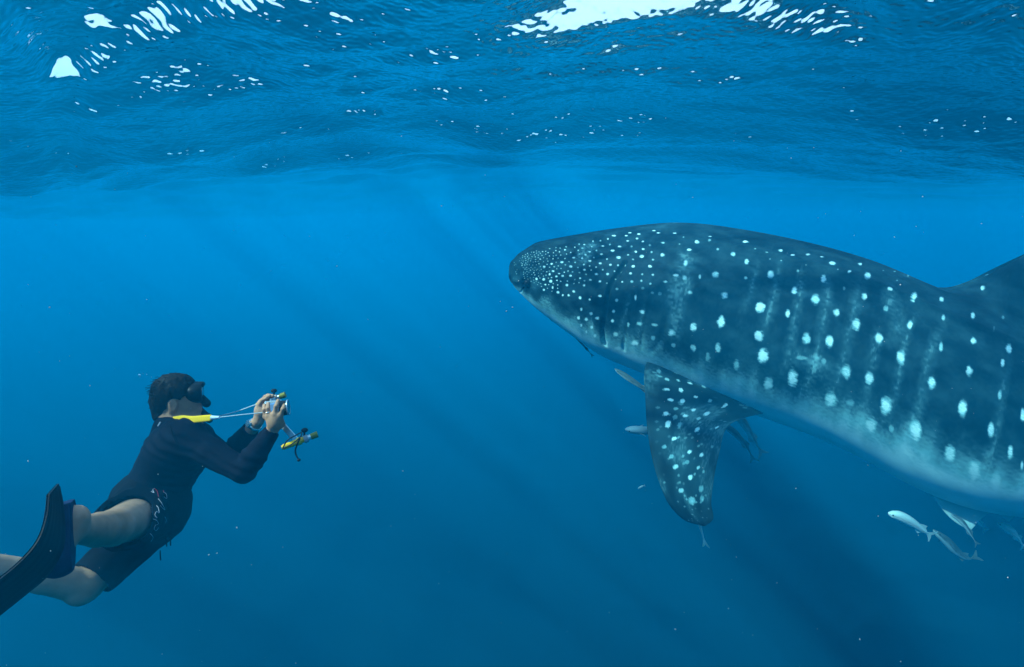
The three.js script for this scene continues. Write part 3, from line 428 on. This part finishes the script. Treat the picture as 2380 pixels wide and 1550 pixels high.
  { // loose wet strands standing off the crown and nape
    const rr = rng(3), geo = [];
    for (let i = 0; i < 260; i++) {
      const th = 2 * Math.PI * rr(), ph = rr(), f = -0.95 + 1.5 * rr(), w = Math.sqrt(Math.max(0, 1 - f * f)), u = Math.sin(th) * w, sd = Math.cos(th) * w; if (u < -0.75 || (f > 0.25 && u < 0.35)) continue;
      const d = fwd.clone().multiplyScalar(f).addScaledVector(up, u).addScaledVector(side, sd), p = H(0, 0.014, 0).addScaledVector(fwd, 0.099 * f).addScaledVector(up, 0.096 * u).addScaledVector(side, 0.081 * sd), lay = fwd.clone().multiplyScalar(-0.6).addScaledVector(up, -0.25 + 0.3 * (rr() - 0.5)).addScaledVector(side, 0.5 * (rr() - 0.5)), l = 0.01 + 0.013 * ph;
      geo.push(tube([p, p.clone().addScaledVector(d, l * 0.35).addScaledVector(lay, l * 0.5), p.clone().addScaledVector(d, l * 0.5).addScaledVector(lay, l * 1.25)], 0.0011, 5, 4));
    }
    add('hair_strands', mergeGeometries(geo), std([0.011, 0.009, 0.007], 0.55), person).userData.kind = 'stuff';
  }
  // long-sleeved vest
  const cloth = (c, r = 0.85) => wet({ color: rgb(...c), roughness: r });
  {
    const base = blend(0.05, torso, armN, armF, capsule(J.neck.clone().addScaledVector(Y, -0.05), J.neck.clone().addScaledVector(Y, 0.012), 0.06, 0.057)), cuffN = plane(J.wrN.clone().lerp(J.elN, -0.04), J.wrN.clone().sub(J.elN)), cuffF = plane(J.wrF.clone().lerp(J.elF, 0.22), J.wrF.clone().sub(J.elF)), hole = capsule(J.neck.clone().addScaledVector(Y, 0.03), H(-0.02, -0.04, 0), 0.05, 0.06), hem = plane(P(332, 1186, 2.66), P(352, 1150, 2.66).sub(P(395, 1070, 2.68))), nb = plane(J.elN, J.elN.clone().sub(J.wrN));
    const ax = P(400, 1040, 2.66).sub(P(345, 1160, 2.66)).normalize();
    const sdf = (x, y, z) => {
      const along = x * ax.x + y * ax.y + z * ax.z, lat = x * 3 + z * 5, w = 0.0035 * Math.sin(along * 150 + 6 * fbm(x * 8, y * 8, z * 8, 2)) * smooth(0.35, 0.65, fbm(x * 6, y * 6, z * 6 + 9, 2)) + 0.006 * fold(x, y, z);
      const near = base(x, y, z) - 0.0085 + w; return Math.max(near, cuffN(x, y, z) > 0 && Math.hypot(x - J.wrN.x, y - J.wrN.y, z - J.wrN.z) < 0.1 ? cuffN(x, y, z) : -9, cuffF(x, y, z) > 0 && Math.hypot(x - J.wrF.x, y - J.wrF.y, z - J.wrF.z) < 0.16 ? cuffF(x, y, z) : -9, -hole(x, y, z), hem(x, y, z));
    };
    const cutNear = (x, y, z) => sdf(x, y, z);
    add('rash_vest', nets(cutNear, ...boxOf([J.shN, J.shF, J.elN, J.elF, J.wrN, J.wrF, J.pelN, J.pelF, J.neck], 0.15), 0.009), cloth([0.003, 0.005, 0.013], 0.8), person);
  }
  // board shorts
  let shortsSdf;
  {
    const hipN2 = J.hipN.clone().addScaledVector(Y, 0.01), hemN = J.hipN.clone().lerp(J.knN, 0.66), hemF = J.hipF.clone().lerp(J.knF, 0.9);
    const base = blend(0.07, capsule(J.pelN, J.pelF, 0.138, 0.138), capsule(P(352, 1150, 2.6), P(368, 1152, 2.75), 0.132, 0.132), capsule(hipN2, J.knN, 0.128, 0.108), capsule(J.hipF, J.knF, 0.122, 0.094), capsule(P(400, 1165, 2.63), P(395, 1215, 2.66), 0.07, 0.06));
    const cN = plane(hemN, J.knN.clone().sub(J.hipN)), cF = plane(hemF, J.knF.clone().sub(J.hipF)), waist = plane(P(366, 1092, 2.66), P(375, 1090, 2.66).sub(P(345, 1160, 2.66))), inN = capsule(J.hipN.clone().lerp(J.knN, 0.5), J.knN, 0.094, 0.09), inF = capsule(J.hipF.clone().lerp(J.knF, 0.6), J.knF, 0.085, 0.08);
    const dN = capsule(J.hipN, J.knN, 0.12, 0.12), dF = capsule(J.hipF, J.knF, 0.12, 0.12);
    shortsSdf = (x, y, z) => { const w = 0.012 * fold(x * 0.5, y * 0.5, z * 0.5) + 0.004 * fold(x, y, z); let d = base(x, y, z) + w; d = Math.max(d, waist(x, y, z)); if (dN(x, y, z) < dF(x, y, z)) d = Math.max(d, cN(x, y, z), -inN(x, y, z)); else d = Math.max(d, cF(x, y, z), -inF(x, y, z)); return d; };
    add('board_shorts', nets(shortsSdf, ...boxOf([J.pelN, J.pelF, J.knN, J.knF, P(362, 1120, 2.66)], 0.17), 0.009), cloth([0.003, 0.0035, 0.007], 0.75), person);
  }
  // looping white and red script printed down the side of the shorts, laid onto the cloth
  const march = (sdf, px, py) => { const o = camera.position, d = P(px, py, 1).sub(o).normalize(); let t = 1.6; for (let i = 0; i < 90; i++) { const s = sdf(o.x + d.x * t, o.y + d.y * t, o.z + d.z * t); if (s < 0.0008) return o.clone().addScaledVector(d, t - 0.002); t += Math.max(0.0008, s * 0.7); if (t > 3.4) return null; } return null; };
  const ZD = (x, y) => [x * 0.4233, y * 0.4233 + 820];
  const print = (rows, color) => rows.forEach((pts) => { const q = pts.map(([x, y]) => march(shortsSdf, ...ZD(x, y))).filter(Boolean); if (q.length > 2) add('printed_script', tube(q, 0.0011, 30, 5), color, person); });
  const white = cloth([0.4, 0.4, 0.46], 0.7), red = cloth([0.2, 0.02, 0.04], 0.7);
  print([[[828, 760], [845, 768], [838, 752], [850, 742]], [[858, 728], [872, 722], [880, 738], [866, 742]], [[895, 762], [912, 775], [914, 800], [900, 790]], [[868, 800], [890, 830], [905, 862], [890, 850], [880, 838]], [[858, 838], [868, 850], [872, 880], [860, 870], [850, 890], [862, 905]], [[840, 912], [860, 920], [868, 940], [852, 948], [846, 965], [862, 972], [870, 958]], [[822, 990], [832, 1000], [838, 1020], [828, 1035]], [[846, 985], [850, 1010]], [[905, 900], [912, 920], [908, 935]]], white);
  print([[[878, 732], [892, 748], [900, 765]], [[850, 745], [862, 760], [870, 790]]], red);
  { const q = [[880, 380], [872, 392], [866, 402]].map(([x, y]) => march((a, b, c) => Math.min(bodySdf(a, b, c) - 0.012, 9), ...ZD(x, y))).filter(Boolean); if (q.length > 2) add('collar_print', tube(q, 0.003, 12, 6), white, person); }
  { const q = [[935, 372], [935, 400], [945, 440], [962, 480], [985, 520]].map(([x, y]) => march((a, b, c) => blend(0.05, torso, armN, armF)(a, b, c) - 0.0095, ...ZD(x, y))).filter(Boolean); if (q.length > 2) add('seam', tube(q, 0.0022, 20, 6), cloth([0.002, 0.002, 0.004], 0.9), person); }
  { // drawstring ends under the waist
    for (const [x, y] of [[386, 1256], [395, 1254], [372, 1288]]) { const a = march(shortsSdf, x - 6, y - 8) ?? P(x, y - 8, 2.6); add('drawstring', tube([a, P(x, y, 2.58), P(x + 1, y + 14, 2.58)], 0.003, 10, 6), cloth([0.01, 0.01, 0.015]), person); }
  }
  // mask with strap
  {
    const rubber = std([0.008, 0.01, 0.012], 0.4), c = H(0.088, 0.012, 0), rim = ellipsoid(c, fwd, up, side, 0.062, 0.054, 0.08), flat = plane(c.clone().addScaledVector(fwd, 0.03), fwd), rear = plane(c.clone().addScaledVector(fwd, -0.045), fwd.clone().negate()), nosePocket = capsule(H(0.115, -0.02, 0), H(0.132, -0.045, 0), 0.018, 0.02);
    const peak = capsule(H(0.118, 0.05, 0.03), H(0.118, 0.05, -0.03), 0.012, 0.012);
    const sdf = (x, y, z) => smin(smin(Math.max(rim(x, y, z), flat(x, y, z), rear(x, y, z)), nosePocket(x, y, z), 0.012), peak(x, y, z), 0.01);
    const mask = add('dive_mask', nets(sdf, ...boxOf([c, H(0.135, -0.045, 0)], 0.1), 0.004), rubber, person);
    for (const s of [-1, 1]) { const l = new THREE.CylinderGeometry(0.03, 0.03, 0.004, 28); l.scale(1, 1, 0.8); l.applyQuaternion(new THREE.Quaternion().setFromUnitVectors(new V(0, 1, 0), fwd)); const at = c.clone().addScaledVector(fwd, 0.031).addScaledVector(side, s * 0.034); l.translate(at.x, at.y, at.z); add('lens', l, new THREE.MeshPhysicalMaterial({ color: rgb(0.05, 0.08, 0.1), roughness: 0.05, clearcoat: 1 }), mask); }
    const ring = []; for (let i = 0; i <= 28; i++) { const a = 0.62 + (2 * Math.PI - 1.24) * i / 28; ring.push(H(0.098 * Math.cos(a) - 0.002, 0.012 - 0.006 * Math.cos(a), 0.079 * Math.sin(a))); }
    const strap = tube(ring, 0.006, 60, 8); add('mask_strap', strap, rubber, mask);
    // snorkel: mouthpiece under the chin, tube along the far side of the head
    const sn = add('snorkel', tube([H(0.105, -0.085, 0), H(0.128, -0.1, 0), H(0.135, -0.11, -0.03), H(0.1, -0.08, -0.085), H(0.05, 0.0, -0.1), H(0.02, 0.06, -0.1)], 0.011, 60, 12), rubber, person);
    add('mouthpiece', nets(blend(0.01, capsule(H(0.11, -0.088, 0), H(0.128, -0.112, -0.004), 0.014, 0.02), capsule(H(0.128, -0.112, 0), H(0.14, -0.128, -0.01), 0.02, 0.016)), ...boxOf([H(0.125, -0.11, 0)], 0.06), 0.004), rubber, sn);
  }
  { // wrist watch on the far arm
    const c = J.wrF.clone().lerp(J.elF, 0.1), ax = J.wrF.clone().sub(J.elF).normalize(), q = new THREE.Quaternion().setFromUnitVectors(new V(0, 0, 1), ax), steel = new THREE.MeshStandardMaterial({ color: rgb(0.85, 0.85, 0.82), metalness: 1, roughness: 0.25 });
    const w = add('wrist_watch', new THREE.TorusGeometry(0.031, 0.006, 10, 40).scale(1, 1, 1.4).applyQuaternion(q).translate(c.x, c.y, c.z), steel, person);
    const out = D(-0.6, 0.25, -0.75).addScaledVector(ax, 0).normalize(), f = new THREE.CylinderGeometry(0.019, 0.021, 0.011, 28).applyQuaternion(new THREE.Quaternion().setFromUnitVectors(new V(0, 1, 0), out)); const at = c.clone().addScaledVector(out, 0.035); f.translate(at.x, at.y, at.z); add('watch_case', f, steel, w);
    const rp = P(622.6, 957, 2.4825), rd = P(622, 949, 2.48).sub(P(625, 965, 2.485)).normalize(); add('finger_ring', new THREE.TorusGeometry(0.0115, 0.002, 8, 24).applyQuaternion(new THREE.Quaternion().setFromUnitVectors(new V(0, 0, 1), rd)).translate(rp.x, rp.y, rp.z), steel, person);
  }
  { // swim fins: dark blade with side rails, navy foot pocket
    const blade = (left, right, parent) => {
      const A = new THREE.CatmullRomCurve3(left, false, 'centripetal'), B = new THREE.CatmullRomCurve3(right, false, 'centripetal'), pos = [], idx = [], na = 60, nb = 14;
      for (const s of [1, -1]) { const base = pos.length / 3; for (let i = 0; i <= na; i++) { const a = A.getPointAt(i / na), b = B.getPointAt(i / na), t = A.getTangentAt(i / na), n = b.clone().sub(a).cross(t).normalize(); for (let j = 0; j <= nb; j++) { const k = j / nb, rail = 0.004 + 0.009 * (Math.exp(-((k / 0.06) ** 2)) + Math.exp(-(((1 - k) / 0.06) ** 2))) * smooth(1, 0.7, i / na) + 0.003 * Math.cos(k * 25) ** 2, p = a.clone().lerp(b, k).addScaledVector(n, s * ((j === 0 || j === nb || i === 0 || i === na) ? 0.003 : rail)); pos.push(p.x, p.y, p.z); if (i && j) { const o = base + i * (nb + 1) + j; s > 0 ? idx.push(o, o - nb - 2, o - 1, o, o - nb - 1, o - nb - 2) : idx.push(o, o - 1, o - nb - 2, o, o - nb - 2, o - nb - 1); } } } 
        }
      const m = nb + 1, off = (na + 1) * m, edge = []; for (let i = 0; i <= na; i++) edge.push(i * m); for (let j = 1; j <= nb; j++) edge.push(na * m + j); for (let i = na - 1; i >= 0; i--) edge.push(i * m + nb); for (let j = nb - 1; j > 0; j--) edge.push(j);
      edge.forEach((e, i) => { const f = edge[(i + 1) % edge.length]; idx.push(e, f, e + off, f, f + off, e + off); });
      const g = new THREE.BufferGeometry(); g.setAttribute('position', new THREE.Float32BufferAttribute(pos, 3)); g.setIndex(idx); g.computeVertexNormals(); return g;
    };
    const black = std([0.012, 0.013, 0.016], 0.42), navy = std([0.012, 0.02, 0.06], 0.6);
    const fin = add('swim_fin', blade([P(112, 1148, 1.55), P(106, 1200, 1.52), P(86, 1256, 1.48), P(50, 1300, 1.44), P(-10, 1350, 1.38), P(-120, 1420, 1.28)], [P(134, 1124, 1.72), P(148, 1200, 1.7), P(147, 1280, 1.67), P(112, 1335, 1.63), P(50, 1388, 1.58), P(-80, 1490, 1.46)]), black, person);
    const pocket = blend(0.03, capsule(P(166, 1196, 1.755), P(138, 1300, 1.69), 0.058, 0.05), capsule(P(150, 1180, 1.73), P(136, 1300, 1.67), 0.045, 0.045)), top = plane(P(160, 1165, 1.75), D(-0.2, 1, 0)), mouth = plane(P(179, 1230, 1.79), D(0.8, 0.05, 0.5));
    add('foot_pocket', nets((x, y, z) => Math.max(pocket(x, y, z), top(x, y, z), mouth(x, y, z)), ...boxOf([J.heelN, J.toeN, P(150, 1180, 1.73)], 0.08), 0.006), navy, fin);
    const shift = (p) => p.add(J.toeF.clone().sub(P(126, 1306, 1.7)));
    add('swim_fin', blade([P(112, 1148, 1.55), P(86, 1256, 1.48), P(50, 1300, 1.44), P(-120, 1420, 1.28)].map(shift), [P(134, 1124, 1.72), P(147, 1280, 1.67), P(112, 1335, 1.63), P(-80, 1490, 1.46)].map(shift)), black, person);
  }
}

// ============================================================ camera held by the diver
{
  const rig = thing('underwater_camera', 'clear housed compact camera with two yellow lamps held in both hands', 'camera');
  const clear = new THREE.MeshPhysicalMaterial({ color: rgb(0.85, 0.93, 0.97), transmission: 0.75, thickness: 0, roughness: 0.12, ior: 1.4 }), silver = new THREE.MeshStandardMaterial({ color: rgb(0.62, 0.66, 0.7), metalness: 0.8, roughness: 0.3 }), grey = std([0.3, 0.33, 0.36], 0.5), black = std([0.012, 0.013, 0.015], 0.45), yellow = std([0.75, 0.46, 0.02], 0.45), olive = std([0.22, 0.2, 0.03], 0.4), blue = std([0.08, 0.3, 0.6], 0.35);
  const fwd = D(0.97, 0.1, 0.2), up = D(-0.1, 1, 0.05), side = fwd.clone().cross(up).normalize(), up2 = side.clone().cross(fwd).normalize(), c = P(636, 951, 2.62), M = new THREE.Matrix4().makeBasis(fwd, up2, side).setPosition(c), put = (g) => g.applyMatrix4(M);
  const housing = add('housing', put(new RoundedBoxGeometry(0.062, 0.085, 0.13, 4, 0.014)), clear, rig);
  add('compact_camera', put(new RoundedBoxGeometry(0.034, 0.058, 0.098, 3, 0.006)), blue, rig);
  add('latch', put(new THREE.BoxGeometry(0.006, 0.07, 0.01).rotateX(0.35).translate(-0.036, 0.008, -0.02)), silver, housing);
  const port = add('lens_port', put(new THREE.CylinderGeometry(0.034, 0.036, 0.036, 32).rotateZ(-Math.PI / 2).translate(0.046, 0, 0)), black, rig);
  add('port_rim', put(new THREE.TorusGeometry(0.034, 0.004, 10, 36).rotateY(Math.PI / 2).translate(0.064, 0, 0)), silver, port);
  add('port_glass', put(new THREE.CylinderGeometry(0.028, 0.028, 0.003, 28).rotateZ(-Math.PI / 2).translate(0.066, 0, 0)), new THREE.MeshPhysicalMaterial({ color: rgb(0.02, 0.04, 0.06), roughness: 0.05, clearcoat: 1 }), port);
  for (const [y, z] of [[0.046, -0.03], [0.046, 0.0], [0.046, 0.03]]) add('button', put(new THREE.CylinderGeometry(0.007, 0.007, 0.012, 16).translate(0, y, z)), silver, housing);
  // tray bars to both lamps
  const plate = (a, b, w, t) => { const m = a.clone().lerp(b, 0.5), d = b.clone().sub(a), l = d.length(), y = d.normalize(), x = y.clone().cross(D(0, 0, 1)).normalize(), z = x.clone().cross(y); return new RoundedBoxGeometry(w, l, t, 2, Math.min(w, t) * 0.3).applyMatrix4(new THREE.Matrix4().makeBasis(x, y, z).setPosition(m)); };
  add('tray_arm', plate(P(654, 985, 2.56), P(694, 1029, 2.53), 0.026, 0.006), silver, rig);
  add('tray_arm', plate(P(640, 935, 2.7), P(632, 922, 2.78), 0.022, 0.006), silver, rig);
  const lamp = (a, b, r, knob) => {
    const at = (t) => a.clone().lerp(b, t), L = add('dive_lamp', rod(at(0.03), at(0.6), r * 0.95, r, 24), yellow, rig);
    add('tail_cap', rod(at(-0.02), at(0.04), r * 0.7, r * 0.8, 20), yellow, L); add('collar', rod(at(0.6), at(0.72), r * 1.35, r * 1.35, 24), grey, L); add('lamp_neck', rod(at(0.72), at(0.8), r * 0.9, r * 0.9, 24), silver, L); add('lamp_head', rod(at(0.8), at(1), r * 1.02, r * 1.1, 24), olive, L);
    add('clamp', rod(at(0.42), at(0.52), r * 1.3, r * 1.3, 20), std([0.6, 0.45, 0.03], 0.5), L);
    const k = at(0.62).add(knob), s = add('clamp_stem', rod(at(0.6), k, 0.004, 0.004, 10), black, L); add('knob', new THREE.SphereGeometry(0.013, 18, 12).scale(1.15, 0.8, 1.15).translate(k.x, k.y, k.z), black, s);
    return at;
  };
  const near = lamp(P(656, 1040, 2.5), P(738, 1009, 2.56), 0.0135, D(0.05, 1, -0.1).multiplyScalar(0.042)), far = lamp(P(597, 941, 2.82), P(663, 917, 2.84), 0.0135, D(-0.1, 1, 0).multiplyScalar(0.04));
  const cord = add('lanyard', tube([P(657, 1041, 2.48), P(668, 1023, 2.47), P(688, 1011, 2.48), P(701, 1005, 2.5), P(697, 1016, 2.48), P(672, 1036, 2.47), P(657, 1042, 2.48)], 0.0028, 48, 8), black, rig);
  add('lanyard', tube([P(697, 1018, 2.49), P(690, 1034, 2.49), P(686, 1048, 2.49), P(689, 1060, 2.49), P(694, 1068, 2.49)], 0.0036, 30, 8), black, rig);
  { const e = P(694, 1069, 2.49); add('cord_stop', new THREE.SphereGeometry(0.008, 14, 10).scale(1, 0.8, 1).translate(e.x, e.y, e.z), black, rig); }
  // floating neck strap: padded yellow band, clear end, thin cords to the housing
  const pad = add('strap_pad', (() => { const q = [P(404, 970, 2.6), P(422, 973, 2.545), P(445, 975, 2.525), P(470, 973, 2.515), P(492, 971, 2.51)], c2 = new THREE.CatmullRomCurve3(q), pos = [], idx = [], n = 40, ring = 14;
    for (let i = 0; i <= n; i++) { const p = c2.getPoint(i / n), t = c2.getTangent(i / n), w = D(0, 1, 0.15), z = t.clone().cross(w).normalize(), hw = 0.0172 * smooth(-0.15, 0.35, i / n) * lerp(1, 0.85, i / n) * (i === n ? 0.55 : 1), th = 0.0055 * (i === n ? 0.4 : 1); for (let j = 0; j < ring; j++) { const a = 2 * Math.PI * j / ring, p2 = p.clone().addScaledVector(w, ss(Math.cos(a), 0.6) * hw).addScaledVector(z, ss(Math.sin(a), 0.6) * th); pos.push(p2.x, p2.y, p2.z); if (i) { const o = i * ring + j, o1 = i * ring + (j + 1) % ring; idx.push(o, o1, o - ring, o1, o1 - ring, o - ring); } } }
    const g = new THREE.BufferGeometry(); g.setAttribute('position', new THREE.Float32BufferAttribute(pos, 3)); g.setIndex(idx); g.computeVertexNormals(); return g; })(), std([0.85, 0.5, 0.015], 0.55, { side: THREE.DoubleSide }), rig);
  add('strap_clip', rod(P(491, 971, 2.51), P(509, 970, 2.51), 0.0105, 0.006, 16), wet({ color: rgb(0.62, 0.74, 0.82), roughness: 0.3 }), pad);
  const pale = std([0.5, 0.58, 0.62], 0.5);
  add('strap_cord', tube([P(508, 970, 2.51), P(560, 964, 2.53), P(618, 958, 2.56)], 0.0022, 20, 8), pale, rig);
  add('strap_cord', tube([P(420, 968, 2.78), P(470, 972, 2.82), P(530, 962, 2.8), P(600, 938, 2.75)], 0.0022, 20, 8), pale, rig);
}

// ============================================================ remoras
const fishGroup = 'remoras swimming round the whale shark', fishTones = { pale: [[0.55, 0.66, 0.64], [0.8, 0.86, 0.84]], grey: [[0.1, 0.15, 0.17], [0.45, 0.54, 0.54]], dark: [[0.02, 0.035, 0.045], [0.1, 0.14, 0.15]] };
const thinFin = (p, m, name, parent) => { // a small pointed fin: base front, tip, base rear
  add(name, loftFin([p[0], p[0].clone().lerp(p[1], 0.55).addScaledVector(p[0].clone().sub(p[2]), 0.08), p[1]], [p[2], p[2].clone().lerp(p[1], 0.5).addScaledVector(p[0].clone().sub(p[2]), 0.12), p[1].clone().lerp(p[2], 0.03)], 0.006, 10, 8), m, parent);
};
function remora(label, pts, thick, tone, roll = 0) { // nose to tail in picture points with distance; roll turns the belly towards us
  const curve = new THREE.CatmullRomCurve3(pts.map((p) => P(...p)), false, 'centripetal'), len = curve.getLength(), r = len * thick, nose = curve.getPoint(0), o = thing('remora', label, 'fish', fishGroup, nose), n = 40, k = 16, pos = [], col = [], idx = [];
  const frame = (t) => { const T = curve.getTangent(t), u = Y.clone().addScaledVector(Z, -roll).addScaledVector(T, -T.dot(Y) + roll * T.dot(Z)).normalize(); return [curve.getPoint(t).sub(nose), T, u, T.clone().cross(u)]; };
  const prof = (t) => Math.pow(clamp(t / 0.1), 0.55) * lerp(0.72, 1, smooth(0, 0.3, t)) * lerp(1, 0.16, Math.pow(smooth(0.32, 0.92, t), 1.1));
  const [top, low] = fishTones[tone];
  for (let i = 0; i <= n; i++) { const t = i / n * 0.92, [c, T, u, s] = frame(t), a = r * prof(t) * (i ? 1 : 0.02); for (let j = 0; j < k; j++) { const f = 2 * Math.PI * j / k, p = c.clone().addScaledVector(u, Math.cos(f) * a * (t < 0.2 && Math.cos(f) > 0 ? lerp(0.6, 1, t / 0.2) : 1)).addScaledVector(s, Math.sin(f) * a * lerp(1.05, 0.7, t)); pos.push(p.x, p.y, p.z);
    const b = smooth(0.25, -0.35, Math.cos(f) + 0.3 * (noise(i * 0.5, j, 3) - 0.5)), stripe = Math.exp(-(((Math.cos(f) - 0.12) / 0.2) ** 2)) * 0.6; for (let q = 0; q < 3; q++) col.push(lerp(top[q], low[q], b) * (1 - stripe)); if (i) { const e = i * k + j, g = i * k + (j + 1) % k; idx.push(e, g, e - k, g, g - k, e - k); } } }
  const g = new THREE.BufferGeometry(); g.setAttribute('position', new THREE.Float32BufferAttribute(pos, 3)); g.setAttribute('color', new THREE.Float32BufferAttribute(col, 3)); g.setIndex(idx); g.computeVertexNormals();
  add('body', g, wet({ vertexColors: true, roughness: 0.4, side: THREE.DoubleSide }), o);
  const m = wet({ color: rgb(...low.map((x, i) => 0.5 * x + 0.5 * top[i])), roughness: 0.5 }), at = (t, a, b = 0) => { const [c, T, u, s] = frame(t); return c.addScaledVector(u, a * r).addScaledVector(s, b * r); };
  { const [c, T, u] = frame(0.9), q = (x, y) => c.clone().addScaledVector(T, x * len).addScaledVector(u, y * r); for (const s of [1, -1]) add('tail_fin', loftFin([q(-0.03, 0.2 * s), q(0.05, 0.75 * s), q(0.11, 1.5 * s)], [q(0.03, -0.12 * s), q(0.08, 0.12 * s), q(0.128, 1.4 * s)], 0.006, 12, 8), m, o); }
  thinFin([at(0.56, 0.6), at(0.68, 1.25), at(0.78, 0.3)], m, 'dorsal_fin', o); thinFin([at(0.56, -0.6), at(0.68, -1.2), at(0.78, -0.3)], m, 'anal_fin', o);
  for (const s of [1, -1]) thinFin([at(0.25, 0.1, s * 0.8), at(0.4, 0.0, s * 1.9), at(0.33, -0.2, s * 0.8)], m, 'pectoral_fin', o);
  for (const s of [1, -1]) { const e = at(0.085, 0.12, s * 0.7); add('eye', new THREE.SphereGeometry(r * 0.16, 12, 8).translate(e.x, e.y, e.z), std([0.01, 0.01, 0.012], 0.2), o); }
  return o;
}
remora('pale remora with its head poking out ahead of the hanging pectoral fin', [[1452, 997, 5.0], [1490, 1000, 5.0], [1540, 1004, 5.02], [1600, 1010, 5.05]], 0.065, 'pale', 0.8);
remora('striped dark remora pressed under the throat of the whale shark', [[1428, 856, 5.5], [1462, 880, 5.45], [1500, 905, 5.42], [1545, 930, 5.4]], 0.05, 'grey', 0.3);
remora('slim dark remora under the chin of the whale shark', [[1328, 772, 6.1], [1344, 790, 6.1], [1364, 812, 6.1], [1376, 826, 6.1]], 0.035, 'dark');
remora('dim remora trailing behind the rear edge of the pectoral fin, tail hanging lowest', [[1660, 975, 6.2], [1700, 1000, 6.2], [1732, 1034, 6.2], [1752, 1070, 6.2]], 0.06, 'grey', 0.4);
remora('dim remora close under the belly behind the pectoral fin', [[1690, 945, 6.6], [1722, 975, 6.6], [1750, 1020, 6.6], [1772, 1055, 6.6]], 0.07, 'grey');
remora('remora hidden behind the pectoral fin tip with only its forked tail showing below', [[1606, 1120, 4.75], [1614, 1165, 4.75], [1625, 1215, 4.72], [1640, 1270, 4.68]], 0.07, 'pale', 0.6);
remora('bright remora with white belly swimming free below the belly ahead of the pelvic fin', [[2063, 1192, 4.2], [2090, 1199, 4.18], [2122, 1216, 4.16], [2150, 1236, 4.14], [2160, 1242, 4.13]], 0.12, 'pale', 0.3);
remora('dusky remora with curved tail deepest below the pelvic fin', [[2168, 1230, 4.3], [2200, 1258, 4.3], [2225, 1283, 4.3], [2250, 1298, 4.28], [2268, 1294, 4.26]], 0.085, 'grey', 0.2);
remora('remora hanging from the edge of the pelvic fin', [[2208, 1194, 4.08], [2228, 1206, 4.07], [2243, 1222, 4.06], [2258, 1245, 4.05], [2272, 1268, 4.05]], 0.06, 'grey');
remora('small remora with only its tail showing behind the pelvic fin', [[2240, 1190, 4.4], [2262, 1202, 4.4], [2280, 1218, 4.4], [2290, 1232, 4.4]], 0.09, 'pale');
remora('remora behind the pelvic fin heading for the whale shark', [[2318, 1214, 4.25], [2345, 1230, 4.2], [2365, 1250, 4.16], [2382, 1276, 4.12]], 0.13, 'pale', 0.3);
{ const o = remora('tiny lone fish in open water below the pectoral fin', [[1482, 1136, 4.8], [1490, 1131, 4.8], [1498, 1128, 4.8]], 0.12, 'pale'); o.name = 'small_fish'; delete o.userData.group; }

// ============================================================ bubbles and drifting specks
{
  const glass = new THREE.MeshPhysicalMaterial({ color: 0xffffff, transmission: 1, thickness: 0, roughness: 0, ior: 0.752 });
  for (const [x, y, r] of [[324, 873, 0.0075], [341, 871, 0.004], [333, 868, 0.003], [352, 877, 0.003]]) { const b = add('air_bubble', new THREE.SphereGeometry(r, 20, 14), glass); b.position.copy(P(x, y, 2.78)); b.userData = { label: 'silvery air bubble behind the snorkelling person\'s head', category: 'bubble', group: 'bubbles behind the diver' }; }
  const g = new THREE.IcosahedronGeometry(1, 0), n = 700, im = new THREE.InstancedMesh(g, std([0.45, 0.5, 0.48], 0.8), n), m = new THREE.Matrix4(), rr = rng(77), q = new THREE.Quaternion();
  for (let i = 0; i < n; i++) { const d = 0.7 + 7 * Math.pow(rr(), 1.6), p = P(-200 + 2780 * rr(), 300 + 1400 * rr(), d), s = (0.0005 + 0.0009 * Math.pow(rr(), 4)) * (0.6 + 0.4 * d / 3); if (p.y > -0.5) p.y = -0.5 - rr(); q.setFromEuler(new THREE.Euler(rr() * 6, rr() * 6, rr() * 6)); m.compose(p, q, new V(s * (1 + rr()), s, s * (0.6 + rr()))); im.setMatrixAt(i, m); }
  im.name = 'drifting_specks'; im.userData = { kind: 'stuff', label: 'tiny pale specks of plankton drifting in the blue water', category: 'plankton' }; scene.add(im);
}
renderer.render(scene, camera);
